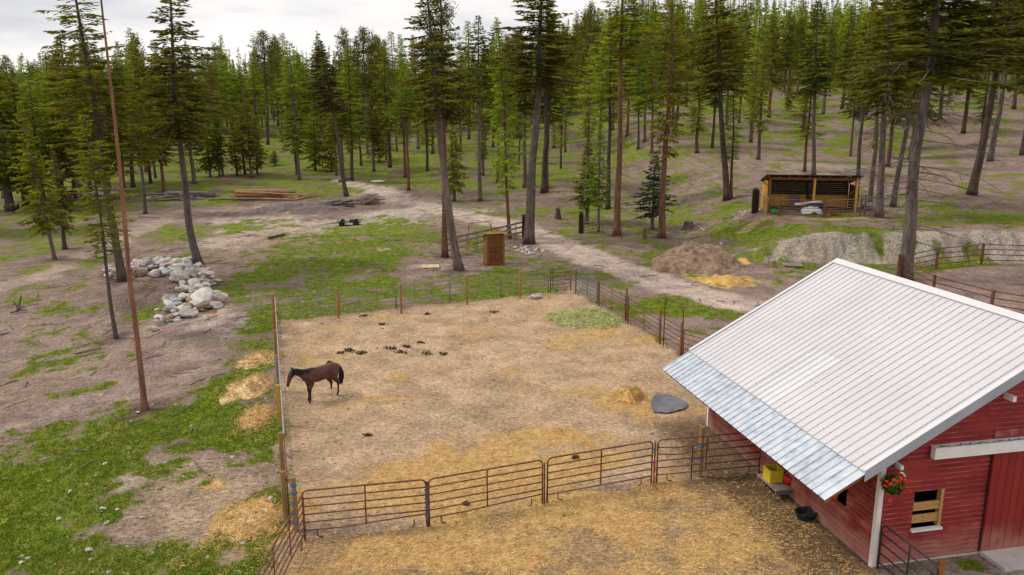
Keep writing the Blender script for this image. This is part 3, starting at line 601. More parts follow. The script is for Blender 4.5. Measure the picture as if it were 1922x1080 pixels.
def tree(P, Ht, cb, cr, kind, tr, label, group=None, bark='bark_grey', needles=None, lean=(0, 0), var=None, tk=None, curve=0., rz=None, long=False):
    """P base, Ht height, cb crown base height, cr crown radius, tr trunk radius at base (metres)"""
    global tree_count; tree_count += 1; i = tree_count
    o = thing(NAMES[kind], label, 'tree', P, 0, group)
    up = Vector((lean[0], lean[1], Ht)).normalized(); q = Vector((0, 0, 1)).rotation_difference(up); o.rotation_mode = 'QUATERNION'
    rz = rnd.uniform(0, 6.28) if rz is None else rz
    o.rotation_quaternion = q
    var = i % len(CROWN[kind]) if var is None else var
    tme = trunk_with(i % 4, bark) if not (curve or long) else trunk_with(('c', i), bark, trunk_mesh(i, curve/(tr/.25), 26 if long else 14, long))
    a = link('trunk', tme, o); a.scale = (tr/.25, tr/.25, Ht/20.*(.99)); a.rotation_euler = (0, 0, 0 if curve else rz)
    if kind != 'none':
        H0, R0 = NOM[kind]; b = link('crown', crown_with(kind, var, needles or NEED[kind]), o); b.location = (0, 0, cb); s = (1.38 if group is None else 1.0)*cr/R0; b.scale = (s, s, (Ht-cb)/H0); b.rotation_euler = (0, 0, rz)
    return o
def ptree(u, v, vt, vc, hw, kind, tpx, label, ut=None, **k):
    """from rows/columns of the photo: base (u,v), top row vt, lowest foliage row vc, crown half width hw, trunk width tpx"""
    cpx = k.pop('cpx', 0)
    P = at(u, v); Ht = z_at(u, vt, P.y)-P.z; cb = max(.3, z_at(u, vc, P.y)-P.z); lean = (0, 0)
    if ut is not None:
        d = depth((P.x, P.y, P.z+Ht)); lean = ((ut-961)/FPX*d-P.x, 0)
    if cpx: c = px(P, cpx); k['curve'] = c; P = P-Vector((c, 0, 0))
    return tree(P, Ht, cb, px(P, hw), kind, px(P, tpx)/2, label, lean=lean, **k)
G1 = 'tall trees along the edge of the clearing'
ptree(272, 770, -130, -10, 34, 'pine', 11, 'slender orange-barked pine pole standing alone on the slope left of the fence', bark='bark_orange')
ptree(218, 636, 215, 480, 52, 'larch', 8, 'short light green larch with thin leaning stem beside the boulder ring', ut=158, var=0)
ptree(230, 528, -70, 330, 88, 'larch', 16, 'tall broad grey-trunked larch rising through the left end of the boulder ring', ut=138, needles='green_needles', var=1, bark='bark_brown', stubs=1) if False else ptree(230, 528, -70, 330, 88, 'larch', 16, 'tall broad grey-trunked larch rising through the left end of the boulder ring', ut=132, needles='green_needles', var=1, bark='bark_brown')
ptree(374, 497, -35, 262, 92, 'fir', 15, 'tall dark fir with a bowed foot at the right end of the boulder ring', ut=338, cpx=18, var=1)
ptree(103, 488, 190, 430, 40, 'fir', 7, 'thin leaning fir with grey stem on the brown slope at the left', ut=35, var=1, needles='green_needles')
ptree(122, 468, 285, 425, 24, 'young', 8, 'small dark narrow fir behind the thin leaning stem on the left slope', needles='fir_needles', var=0)
ptree(20, 397, 70, 350, 78, 'fir', 15, 'broad green fir at the left edge beside the parked silver trailer', var=2, needles='green_needles', bark='bark_brown')
ptree(50, 390, 145, 345, 60, 'fir', 14, 'second broad fir at the left edge, just right of the silver trailer', var=0, needles='green_needles', bark='bark_brown')
ptree(-50, 440, 60, 330, 90, 'fir', 16, 'fir at the left margin with boughs reaching into view', var=1, needles='green_needles')
ptree(273, 402, 170, 300, 36, 'fir', 7, 'thin grey-stemmed fir left of the grey log pile', needles='green_needles', var=3)
ptree(152, 395, 60, 330, 60, 'fir', 9, 'bushy fir behind the light green larch near the red buggy', needles='fir_needles', var=4)
ptree(172, 375, 120, 330, 60, 'fir', 9, 'dense olive fir beside the white sheet of the far trailer', needles='green_needles', var=2)
for u_, v_, t_, c_, k_, lb_ in ((118, 372, 95, 300, 'larch', 'full green larch left of the red buggy'), (140, 362, 70, 290, 'fir', 'full dark fir directly behind the red buggy'), (205, 358, 85, 300, 'fir', 'dark fir behind the white-sheeted trailer, right of the buggy'), (250, 352, 120, 290, 'larch', 'bright green larch just right of the tall orange pole'), (82, 378, 150, 320, 'larch', 'bright bushy larch right of the silver trailer'), (8, 372, 110, 300, 'larch', 'bright larch right behind the silver trailer'), (185, 345, 45, 260, 'fir', 'tall fir behind the broad larch of the boulder ring')): ptree(u_, v_, t_, c_, 42, k_, 8, lb_, needles=None if k_ == 'larch' else 'green_needles')
ptree(835, 483, -40, 120, 30, 'pine', 12, 'straight red-barked pine at the left end of the plank fence', bark='bark_red', var=0)
ptree(862, 507, -45, 225, 74, 'fir', 16, 'tall fir with bowed grey trunk between the pallet and the outhouse', ut=806, cpx=9, var=1)
ptree(957, 448, 40, 360, 38, 'larch', 7, 'thin light green larch behind the outhouse roof', bark='bark_red', ut=935, var=0)
ptree(993, 457, -70, 165, 84, 'fir', 19, 'thick-trunked fir beside the dark end post of the plank fence', ut=1020, var=2)
ptree(1022, 362, -20, 170, 60, 'fir', 13, 'dark trunked fir just behind the thick-trunked fir', bark='bark_brown', var=0)
ptree(1158, 443, -70, 110, 58, 'larch', 13, 'tall red-barked larch rising through the rusty field gate', bark='bark_red', ut=1168, var=1)
ptree(1242, 447, -95, 300, 46, 'larch', 13, 'narrow green larch with red trunk left of the brown soil mound', bark='bark_red', ut=1266, needles='green_needles', var=0)
ptree(1123, 436, 230, 385, 26, 'larch', 5, 'slim light green larch sapling by the rusty field gate', var=2)
ptree(1101, 420, 268, 385, 36, 'young', 8, 'small dark fir growing behind the post of the field gate', needles='fir_needles', var=1)
ptree(1224, 430, 292, 402, 36, 'young', 7, 'small blue-green fir beside the narrow red-trunked larch', needles='blue_needles', var=0)
ptree(1365, 375, -40, 170, 68, 'fir', 13, 'dark-trunked fir with sparse boughs up the slope from the soil mound', bark='bark_brown', ut=1343, var=1)
ptree(1372, 372, 160, 300, 28, 'larch', 6, 'thin larch touching the dark-trunked fir above the mound', bark='bark_red', ut=1378, var=3)
ptree(1527, 330, 0, 175, 46, 'fir', 8, 'slim dark fir standing directly behind the horse shelter', ut=1536, var=3)
ptree(1510, 322, 120, 262, 30, 'larch', 6, 'low light green larch left of the slim fir behind the shelter', bark='bark_red', var=2)
ptree(1697, 525, -230, 150, 165, 'fir', 25, 'huge grey-trunked fir with bare dead boughs behind the barn roof', ut=1782, long=True, var=0)
ptree(1650, 408, -60, 205, 62, 'fir', 14, 'orange-scarred fir trunk right of the horse shelter pen', ut=1672, bark='bark_grey', var=2, long=True)
ptree(1607, 372, 0, 190, 44, 'fir', 8, 'slim grey fir touching the right end of the shelter roof', ut=1640, var=4)
ptree(1632, 388, -30, 180, 50, 'fir', 9, 'grey fir between the shelter and the orange-scarred trunk', ut=1668, var=1)
ptree(1676, 388, -50, 160, 56, 'fir', 10, 'leaning grey fir just left of the huge fir', ut=1752, var=3)
ptree(1824, 366, -90, 115, 90, 'fir', 16, 'dark leaning fir upslope of the round pen fence', ut=1915, bark='bark_brown', var=0)
ptree(1858, 303, -60, 110, 60, 'fir', 10, 'thinner leaning fir behind the dark fir by the round pen', ut=1922, var=2)
ptree(1960, 400, -150, 120, 120, 'fir', 16, 'fir at the right margin with boughs over the hillside', var=1)
ptree(650, 368, 75, 205, 42, 'fir', 8, 'browning half-dead tree right of the orange pole pile', ut=600, bark='bark_brown', needles='brown_needles')
ptree(516, 312, 283, 306, 12, 'young', 3, 'tiny green fir sapling alone on the grass beyond the pole piles', var=0)
ptree(645, 341, 175, 250, 28, 'fir', 6, 'slim fir behind the browning tree', ut=636, var=3, needles='green_needles')
ptree(767, 357, 165, 225, 36, 'larch', 6, 'red-stemmed larch just left of the dirt road bend', bark='bark_red', var=1)
ptree(852, 378, 205, 358, 22, 'young', 7, 'low bushy fir right behind the bowed grey trunk', var=1, needles='green_needles')
ptree(901, 378, 30, 190, 42, 'fir', 8, 'grey fir between the bowed trunk and thick-trunked fir', var=4)
ptree(1141, 393, 30, 230, 44, 'larch', 9, 'dark-stemmed larch left of the tall red-barked larch', bark='bark_brown', var=1)
ptree(985, 352, 120, 210, 36, 'fir', 8, 'bare-stemmed grey fir left of the thick-trunked fir', var=3)
ptree(934, 343, 120, 215, 30, 'larch', 6, 'red-stemmed larch behind the outhouse clearing', bark='bark_red', var=2)
KP = {'fir': 'dark green fir', 'larch': 'light green larch', 'pine': 'tufted pine', 'young': 'low young fir', 'dead': 'browning fir'}
ORD = 'leftmost second third fourth fifth sixth seventh eighth ninth tenth eleventh twelfth thirteenth fourteenth fifteenth sixteenth seventeenth eighteenth nineteenth twentieth'.split()
def ordinal(i): return ORD[i]+('' if i == 0 else ' from the left') if i < len(ORD) else 'one further right'
MID = {  # (u, v, v_top, kind, trunk px, bark)
 'on the grass behind the grey log pile': [(232, 353, 110, 'fir', 6, 0), (283, 345, 90, 'fir', 5, 1), (292, 335, 150, 'larch', 4, 1), (308, 363, 130, 'fir', 6, 2), (325, 273, 95, 'pine', 5, 0), (365, 345, 130, 'fir', 7, 0), (395, 333, 175, 'young', 4, 0), (412, 332, 220, 'young', 3, 1), (418, 331, 170, 'larch', 4, 0), (445, 330, 205, 'young', 4, 1), (460, 327, 190, 'fir', 4, 1)],
 'on the grass behind the orange pole pile': [(472, 334, 165, 'fir', 4, 0), (483, 327, 220, 'young', 3, 1), (503, 272, 60, 'pine', 5, 1), (522, 243, 70, 'pine', 4, 0), (552, 285, 75, 'larch', 5, 2), (562, 337, 80, 'larch', 5, 0), (592, 320, 190, 'young', 4, 1), (603, 260, 75, 'larch', 4, 0), (622, 323, 215, 'young', 3, 0), (540, 262, 62, 'larch', 4, 2)],
 'between the browning tree and the bowed grey trunk': [(661, 340, 90, 'larch', 6, 1), (678, 311, 160, 'fir', 4, 1), (702, 322, 170, 'fir', 5, 0), (712, 305, 200, 'young', 3, 1), (732, 314, 85, 'fir', 6, 0), (725, 300, 215, 'young', 3, 0), (761, 333, 130, 'larch', 5, 2), (802, 321, 110, 'larch', 5, 1), (690, 290, 55, 'pine', 4, 0), (745, 285, 60, 'larch', 4, 0), (785, 280, 70, 'fir', 5, 0), (812, 290, 60, 'pine', 5, 1)],
 'on the green slope behind the outhouse': [(910, 300, 90, 'fir', 5, 0), (955, 268, 70, 'pine', 7, 2), (970, 260, 60, 'pine', 6, 0), (1040, 278, 30, 'fir', 5, 0), (1053, 242, 60, 'pine', 5, 1), (1025, 353, 30, 'fir', 8, 1), (1100, 258, 10, 'pine', 7, 2), (880, 262, 40, 'larch', 5, 0), (930, 250, 30, 'fir', 5, 1), (1005, 275, 50, 'larch', 5, 0)],
 'on the bare slope behind the field gate': [(1177, 256, 60, 'fir', 5, 2), (1198, 280, 70, 'larch', 4, 0), (1210, 266, 50, 'fir', 5, 0), (1223, 288, 40, 'larch', 5, 2), (1268, 251, 50, 'fir', 5, 0), (1288, 201, 30, 'fir', 5, 0), (1308, 287, 140, 'fir', 6, 2), (1337, 278, 70, 'fir', 5, 1), (1125, 262, 40, 'larch', 5, 0), (1150, 245, 30, 'fir', 5, 0)],
 'on the hillside above the horse shelter': [(1387, 231, 60, 'fir', 4, 2), (1363, 234, 40, 'pine', 4, 0), (1412, 250, 60, 'larch', 4, 1), (1423, 300, 55, 'larch', 6, 1), (1443, 221, 30, 'fir', 6, 2), (1472, 176, 20, 'fir', 4, 1), (1479, 174, 10, 'larch', 4, 1), (1496, 188, 40, 'pine', 5, 2), (1507, 248, 20, 'larch', 6, 2), (1596, 294, 80, 'fir', 4, 0), (1545, 215, 10, 'larch', 5, 0), (1580, 205, 10, 'fir', 5, 1)],
 'on the hillside behind the huge grey fir': [(1641, 278, 30, 'fir', 6, 2), (1666, 314, 30, 'fir', 7, 2), (1707, 299, 40, 'fir', 5, 0), (1764, 224, -20, 'fir', 6, 1), (1808, 251, -20, 'fir', 7, 1), (1845, 231, -30, 'pine', 5, 2), (1903, 204, -30, 'fir', 6, 1), (1918, 291, -20, 'fir', 7, 1), (1898, 169, -30, 'fir', 5, 1), (1730, 200, -20, 'larch', 5, 0), (1690, 210, -10, 'fir', 5, 0), (1625, 215, 0, 'larch', 5, 0)]}
BK = ['bark_grey', 'bark_brown', 'bark_red']; taken = []
for where, L in MID.items():
    cnt = {}
    for (u, v, vt, kind, tp, b) in sorted(L):
        i = cnt.get(kind, 0); cnt[kind] = i+1; P = at(u, v); Ht = z_at(u, vt, P.y)-P.z; Ht = max(3 if kind == 'young' else 9, min(Ht, 27))
        cb = {'fir': .34, 'larch': .28, 'pine': .45, 'young': .12, 'dead': .4}[kind]*Ht*rnd.uniform(.8, 1.2)
        cr = {'fir': .20, 'larch': .165, 'pine': .165, 'young': .26, 'dead': .12}[kind]*Ht*rnd.uniform(.85, 1.2)
        tree(P, Ht, cb, cr, kind, px(P, tp)/2*1.15, '%s %s%s %s' % (ORD[i], KP[kind], ' from the left' if i else '', where), 'trees '+where, BK[b], needles='green_needles' if kind == 'fir' and rnd.random() < .5 else None, lean=(rnd.uniform(-.5, .5), rnd.uniform(-.4, .4)))
        taken.append((P.x, P.y))
for o in COL.objects:
    if o.get('category') == 'tree': taken.append((o.location.x, o.location.y))
# the forest behind: individual trees out to where it becomes one mass
AREAS = [(-9e9, 470, 'far forest on the left beyond the log piles'), (470, 800, 'far forest beyond the orange pole pile'), (800, 1120, 'far forest beyond the outhouse'), (1120, 1420, 'far forest beyond the field gate'), (1420, 9e9, 'far forest on the hill above the shelter')]
n_far = 0; tries = 0; rf = random.Random(12)
CLEAR = lambda u, v: (v > 330) or (u > 1380 and v > 285) or (u > 1120 and v > 310)
while n_far < 285 and tries < 20000:
    tries += 1; y = 108+290*rf.random()**1.25; x = rf.uniform(-.72, .74)*y
    if any((x-a)**2+(y-b)**2 < (4.2+.012*y)**2 for a, b in taken): continue
    z = tz(x, y); u, v = proj((x, y, z))
    if CLEAR(u, v): continue
    if x > -.1*y and x < .55*y and y < 150 and rf.random() < .6: continue
    k = rf.choices(['fir', 'larch', 'pine', 'young'], [.28, .46, .19, .07])[0]
    Ht = rf.uniform(15, 26) if k != 'young' else rf.uniform(5, 9)
    cb = {'fir': .28, 'larch': .24, 'pine': .45, 'young': .1}[k]*Ht*rf.uniform(.6, 1.25); cr = {'fir': .18, 'larch': .16, 'pine': .155, 'young': .25}[k]*Ht*rf.uniform(.85, 1.25)
    area = next(a for lo, hi, a in AREAS if lo <= u < hi)
    bi = rf.choice([0, 0, 1, 2]); lb = '%s-stemmed %s in the %s' % (('grey', 'brown', 'red')[bi], KP[k], area)
    tree(Vector((x, y, z)), Ht, cb, cr, k, Ht*.011*rf.uniform(.8, 1.3), lb, lb+', one of many', BK[bi], needles='green_needles' if k == 'fir' else None, var=len(CROWN[k])-1-rf.randrange(2) if len(CROWN[k]) > 2 else None, lean=(rf.uniform(-.5, .5), 0))
    taken.append((x, y)); n_far += 1
# contact shade painted into the soil colour as dark litter round every trunk foot
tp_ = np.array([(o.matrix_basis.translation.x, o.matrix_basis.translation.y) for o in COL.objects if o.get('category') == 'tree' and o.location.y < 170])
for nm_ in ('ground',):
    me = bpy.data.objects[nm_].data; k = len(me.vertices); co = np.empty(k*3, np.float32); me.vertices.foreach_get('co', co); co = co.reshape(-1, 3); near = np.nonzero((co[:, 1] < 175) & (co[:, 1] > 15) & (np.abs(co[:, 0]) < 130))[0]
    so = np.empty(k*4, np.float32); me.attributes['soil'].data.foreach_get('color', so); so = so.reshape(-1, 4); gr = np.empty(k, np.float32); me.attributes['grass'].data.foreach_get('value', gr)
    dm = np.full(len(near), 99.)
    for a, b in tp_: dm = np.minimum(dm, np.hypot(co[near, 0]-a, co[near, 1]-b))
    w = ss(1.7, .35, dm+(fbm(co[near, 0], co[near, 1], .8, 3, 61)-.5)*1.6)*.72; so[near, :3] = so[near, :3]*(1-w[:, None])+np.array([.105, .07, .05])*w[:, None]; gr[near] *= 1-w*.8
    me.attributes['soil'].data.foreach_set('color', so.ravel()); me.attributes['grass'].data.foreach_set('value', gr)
# the wood as one mass: many simple trees in one mesh
fr = np.random.RandomState(5); VV = []; FF = []; TT = []; MM = []; nv = 0; cnt = 0
while cnt < 3600:
    y = 215+900*fr.rand()**1.6; x = fr.uniform(-.85, .9)*y
    cnt += 1; z = tz(x, y); Ht = fr.uniform(14, 23); n = 60 if y < 450 else 34; rr = Ht*fr.uniform(.12, .17)
    t_ = fr.rand(n)**.9; a = fr.uniform(0, 6.3, n); h = z+Ht*(.25+.75*t_); r1 = rr*(1-t_)**.8+.15
    d = np.stack([np.cos(a), np.sin(a), -.25+.6*t_], 1); c = np.stack([x+0*a, y+0*a, h], 1); sd_ = np.stack([-np.sin(a), np.cos(a), 0*a], 1)*(.3+.25*r1)[:, None]
    tip = c+d*r1[:, None]; mid = c+d*(r1*.55)[:, None]
    VV.append(np.stack([c, mid+sd_, tip, mid-sd_-[0, 0, .3]], 1).reshape(-1, 3)); FF.append(np.arange(n*4).reshape(-1, 4)+nv); nv += n*4
    tt = np.clip(fr.uniform(.15, .85)+fr.normal(0, .1, n), 0, 1); TT.append(np.repeat(tt, 4)); MM.append(np.zeros(n, int)+int(fr.rand() < .5))
    w = .16; VV.append(np.array([(x-w, y, z-1), (x+w, y, z-1), (x+w*.3, y, z+Ht), (x-w*.3, y, z+Ht)])); FF.append(np.array([[0, 1, 2, 3]])+nv); nv += 4; TT.append(np.zeros(4)); MM.append(np.array([2]))
tag(link('distant_forest', np_mesh('distant_forest', np.concatenate(VV), np.concatenate(FF), ['green_needles', 'larch_needles', 'twig'], np.concatenate(MM), {'tint': np.concatenate(TT)})), kind='stuff', label='distant conifer forest covering the far slopes')

# ------------------------------------------------------------------ barn
BX, BY, BR = 10.044, 20.21, math.radians(11.906)
BL, BW, BO, ZJ, SL, EAVE, ZE, OV = 10.355, 10.734, .825, 3.096, .553, 1.938, 2.411, .39
barn = thing('barn', 'red board-sided barn with ribbed white metal roof and sliding door', 'barn', (BX, BY, 0), BR)
def unplane(u, v, p0, n):
    d = Vector(ray(u, v)); c = Vector((0, 0, CAM_H)); t = (Vector(p0)-c).dot(n)/d.dot(n); w = c+d*t-Vector((BX, BY, 0)); return Matrix.Rotation(-BR, 3, 'Z') @ w
nG = Matrix.Rotation(BR, 3, 'Z') @ Vector((0, 1, 0)); nS = Matrix.Rotation(BR, 3, 'Z') @ Vector((1, 0, 0))
gab = lambda u, v: unplane(u, v, (BX, BY, 0), nG)
sid = lambda u, v: unplane(u, v, (BX, BY, 0), nS)
rz_ = lambda t: ZJ+SL*(min(t, BW-t)+BO)           # roof surface height over the gable
toW = lambda p: Matrix.Rotation(BR, 3, 'Z') @ Vector(p)+Vector((BX, BY, 0))
w0, w1, w2, w3 = gab(1716, 922), gab(1771, 917), gab(1708, 992), gab(1763, 987)
WX0, WX1, WZ0, WZ1 = (w0.x+w2.x)/2, (w1.x+w3.x)/2, (w2.z+w3.z)/2, (w0.z+w1.z)/2
DX = (gab(1858, 850).x+gab(1834, 1043).x)/2; DZ0 = gab(1836, 1044).z; b0 = gab(1742, 855); b1 = gab(1738, 838); DZ1 = b0.z+.02
DZ0 = max(.08, DZ0)
def siding(x0b, x1b, z0, x0t, x1t, z1, axis_, parent, mats, lip=.02):
    m = MB(); dz = z1-z0; f = lip/dz
    def P(x, z, o): return (x, -o, z) if axis_ == 'x' else (-o, x, z)
    a0, a1 = x0b+(x0t-x0b)*f, x1b+(x1t-x1b)*f
    v = [P(x0b, z0, .042), P(x1b, z0, .042), P(a1, z0+lip, .038), P(a0, z0+lip, .038), P(x1t, z1, .012), P(x0t, z1, .012), P(x0b, z0, 0), P(x1b, z0, 0), P(x1t, z1, 0), P(x0t, z1, 0)]
    fs = [(0, 1, 2, 3), (3, 2, 4, 5), (6, 7, 1, 0), (5, 4, 8, 9), (0, 3, 5, 9, 6), (1, 7, 8, 4, 2), (6, 9, 8, 7)]
    if axis_ == 'y': fs = [tuple(reversed(q)) for q in fs]
    m.add(v, fs); m.m = [1, 0, 0, 0, 0, 0, 0]; m.build('board', mats, parent)
EX = .150; r_ = random.Random(4)
k = 0; z = .06
while z < rz_(BW/2)-.3:
    z1 = min(z+EX, rz_(BW/2)-.2); h0 = max(0, (z+.14-ZJ)/SL-BO); h1 = max(0, (z1+.14-ZJ)/SL-BO)
    spans = [(h0, h1, BW-h0, BW-h1)]
    def cut(sp, c0, c1):
        out = []
        for a, b, c, d in sp:
            if c0 > a and c1 < c: out += [(a, b, c0, c0), (c1, c1, c, d)]
            elif c0 <= a and c1 < c and c1 > a: out += [(c1, c1, c, d)]
            else: out.append((a, b, c, d))
        return out
    if z1 > WZ0+.02 and z < WZ1-.02: spans = cut(spans, WX0, WX1)
    if z < DZ1-.02: spans = cut(spans, DX+.08, DX+2.9)
    for a, b, c, d in spans:
        if c-a < .1: continue
        if c-a > 4.5 and k % 3 == 1:
            j = a+(c-a)*r_.uniform(.35, .65)
            siding(a, j-.004, z, b, j-.004, z1, 'x', barn, ['red_paint', 'lip_pink']); siding(j+.004, c, z, j+.004, d, z1, 'x', barn, ['red_paint', 'lip_pink'])
        else: siding(a, c, z, b, d, z1, 'x', barn, ['red_paint', 'lip_pink'])
    z += EX; k += 1
sw = sid(1582, 930); k = 0; z = .05
while z < 3.3:
    z1 = min(z+EX, 3.38); cuts = [0.08, BL-.06]
    j = r_.uniform(2.5, 8); L = [(0.08, j), (j+.008, BL-.06)] if k % 2 else [(0.08, BL-.06)]
    if sw.z-.25 < z+.08 < sw.z+.35: L = [(.08, sw.y-.22), (sw.y+.22, BL-.06)]
    for a, c in L: siding(a, c, z, a, c, z1, 'y', barn, ['worn_red' if z < 1.9 or k % 3 == 0 else 'red_paint', 'lip_pink'])
    z += EX; k += 1
m = MB(); m.box((BW/2, BL, 1.7), (BW, .1, 3.4)); m.add([(0, BL-.05, 3.4), (BW, BL-.05, 3.4), (BW/2, BL-.05, rz_(BW/2)-.2), (0, BL+.05, 3.4), (BW, BL+.05, 3.4), (BW/2, BL+.05, rz_(BW/2)-.2)], [(0, 1, 2), (3, 5, 4)]); m.build('back_wall', 'red_paint', barn)
MB().box((BW, BL/2, 1.7), (.1, BL-.1, 3.4)).build('side_wall', 'red_paint', barn)
piece('floor', 'interior_dark', barn, (BW/2, BL/2, .03), (BW-.2, BL-.2, .02))
piece('inner_wall', 'interior_dark', barn, (WX1+.6, 1.6, 1.5), (.06, 3.0, 3.0)); piece('inner_wall', 'interior_dark', barn, ((WX0+WX1)/2+.4, 3.2, 1.5), (3.0, .06, 3.0))
piece('foundation', 'old_wood', barn, (-.0, BL/2, .02), (.06, BL, .06)); piece('foundation', 'concrete', barn, (BW/2, .0, .025), (BW-.1, .10, .07))
# corner trim
MB().box((-.015, -.015, 1.63), (.14, .14, 3.26)).build('corner_post', 'white_paint', barn)
MB().box((-.02, BL+.02, 1.6), (.10, .12, 3.2)).build('corner_post', 'white_paint', barn)
# window with two slats
wf = MB().box((WX1-.035, .05, (WZ0+WZ1)/2), (.09, .16, WZ1-WZ0)).build('window_frame', 'slat_wood', barn)
piece('window_sill', 'white_paint', barn, ((WX0+WX1)/2, -.05, WZ0-.03), (WX1-WX0+.04, .14, .06)); wh = WZ1-WZ0; wm = (WX0+WX1)/2-.04; wl = WX1-WX0-.09
for q in (.57, .24): piece('slat', 'slat_wood', barn, (wm, .03, WZ0+wh*q), (wl, .035, wh*.22))
piece('shutter_track', 'interior_dark', barn, ((WX0+WX1)/2, .12, WZ1+.03), (WX1-WX0+.1, .06, .05))
# sliding door hanging from a white beam
door = thing('x', None, None); bpy.data.objects.remove(door)
dn = 12; dw = 2.95/dn
door = MB().box((DX+1.475, -.10, (DZ0+DZ1)/2), (2.95, .03, DZ1-DZ0)).build('sliding_door', 'door_red', barn)
for i in range(dn):
    o = piece('door_board', 'door_red', door, (DX+dw*(i+.5), -.125-.004*(i % 2), (DZ0+DZ1)/2-.01), (dw-.014, .022, DZ1-DZ0-.02))
piece('door_jamb', 'interior_dark', barn, (DX+.02, -.03, (DZ0+DZ1)/2), (.07, .05, DZ1-DZ0))
bz = (b0.z+b1.z)/2; beam = MB().box((b0.x+3.3, -.17, bz), (6.6, .17, b1.z-b0.z+.04)).box((b0.x+3.3, -.15, bz+(b1.z-b0.z)/2+.03), (6.6, .22, .025), m=1).build('track_beam', ['white_paint', 'white_flashing'], barn)
piece('trim_board', 'lip_pink', barn, (b0.x+4.3, -.06, b1.z+.20), (4.6, .04, .20))
m = MB(); q = [(b0.x+.1+i*.16, -.24, b1.z+.06+.02*math.sin(i*1.7)) for i in range(40)]; m.tube(q, .008, 4); wire = m.build('light_string', 'rubber', beam)
for i in range(0, 20):
    MB().lathe([(0, 0), (.026, .02), (.022, .06), (0, .08)], (b0.x+.15+i*.31, -.25, b1.z+.045), 6).build('bulb', 'bulb_%s' % ('green yellow purple blue'.split()[i % 4]), beam)
# roof sheets
NS = 12; y0 = -OV; shw = (BL+2*OV)/NS; th = math.atan(SL)
def sheet(t0, t1, zf, w, nr, seam=.0, lift=0., rh=.042):
    m = MB(); prof = []; s = w/nr
    for i in range(nr):
        b = i*s; prof += [(b, 0), (b+s-.052, 0), (b+s-.042, rh), (b+s-.018, rh), (b+s-.008, 0)]
    prof.append((w, 0)); n = len(prof); vs = []
    for t in (t0, t1):
        for yy, h in prof: vs.append((t, yy, zf(t)+h+lift))
    fs = [(i, n+i, n+i+1, i+1) for i in range(n-1)]
    m.add(vs, fs); b = len(m.v); m.add([(x, y, z-.012) for x, y, z in vs], [tuple(reversed(f)) for f in fs])
    m.f += [(i+1, b+i+1, b+i, i) for i in range(n-1)]; m.m += [0]*(n-1); return m
zmain = lambda t: ZJ+SL*(t+BO); SL2 = (ZJ-.03-ZE)/(EAVE-BO+.05); zext = lambda t: ZE+SL2*(t+EAVE)
me_main = sheet(-BO, BW/2, zmain, shw, 3).mesh('roof_sheet', 'roof_white'); me_ext = sheet(-EAVE, -BO+.06, zext, shw, 3, rh=.048).mesh('eave_sheet', 'galvanised')
me_back = sheet(BW/2, BW+BO, lambda t: ZJ+SL*(BW-t+BO), shw, 3).mesh('roof_sheet', 'roof_white')
for i in range(NS):
    for me in (me_main, me_ext, me_back):
        o = link(me.name.split('.')[0], me, barn); o.location = (0, y0+i*shw, 0)
m = MB()
for t in np.arange(-.5, BW/2-.2, 1.05):
    for i in range(NS*3): m.box((t+.0, y0+(i+1)*shw/3-.034, zmain(t)+.043), (.022, .02, .010))
for i in range(NS*3): m.box((-EAVE+.55, y0+(i+1)*shw/3-.034, zext(-EAVE+.55)+.037), (.03, .028, .012))
tag(m.build('roof_screws', 'screw', barn), kind='stuff')
nR = Matrix.Rotation(BR, 3, 'Z') @ Vector((-math.sin(th), 0, math.cos(th))); pR = toW((0, 0, zmain(0)))
pa, pb = unplane(1545, 662, pR, nR), unplane(1582, 678, pR, nR)
o = sheet(-BO+.01, (pa.x+pb.x)/2, zmain, 1.55*shw, 5, lift=.007).build('patch_sheet', 'roof_patch', barn); o.location = (0, round((min(pa.y, pb.y)-.05-y0)/(shw/3))*(shw/3)+y0, 0)
def slope_board(name, mt, ya, yb, t0, t1, zf, up, thk):   # strip lying on the slope
    m = MB(); vs = [(t, y, zf(t)+up+k) for t in (t0, t1) for y in (ya, yb) for k in (0, thk)]
    m.add(vs, [(1, 3, 7, 5), (0, 4, 6, 2), (0, 1, 5, 4), (2, 6, 7, 3), (0, 2, 3, 1), (4, 5, 7, 6)]); return m.build(name, mt, barn)
zb = lambda t: ZJ+SL*(BW-t+BO)
slope_board('roof_deck', 'dark_wood', -OV+.03, BL+OV-.03, -BO+.04, BW/2, zmain, -.06, .035); slope_board('roof_deck', 'dark_wood', -OV+.03, BL+OV-.03, BW/2, BW+BO-.04, zb, -.06, .035)
slope_board('ridge_cap', 'white_flashing', -OV-.02, BL+OV+.02, BW/2-.24, BW/2, zmain, .046, .012); slope_board('ridge_cap', 'white_flashing', -OV-.02, BL+OV+.02, BW/2, BW/2+.24, zb, .046, .012)
for ya, yb, f in ((-OV-.022, -OV+.13, 1), (BL+OV-.13, BL+OV+.022, 0)):
    slope_board('rake_flashing', 'white_flashing', ya, yb, -BO-.01, BW/2-.0, zmain, .046, .010); slope_board('rake_flashing', 'white_flashing', ya, yb, BW/2, BW+BO, zb, .046, .010)
for ya, yb in ((-OV-.035, -OV-.022), (BL+OV+.022, BL+OV+.035)):
    slope_board('rake_fascia', 'flashing', ya, yb, -BO-.01, 1.9, zmain, -.26, .32); slope_board('rake_fascia', 'flashing', ya-.006, yb-.006, 1.88, BW/2, zmain, -.25, .31); slope_board('rake_fascia', 'flashing', ya, yb, BW/2, BW+BO, zb, -.26, .32)
slope_board('rafter', 'brown_wood', -OV+.02, -OV+.07, -EAVE+.03, -BO+.02, zext, -.11, .09)
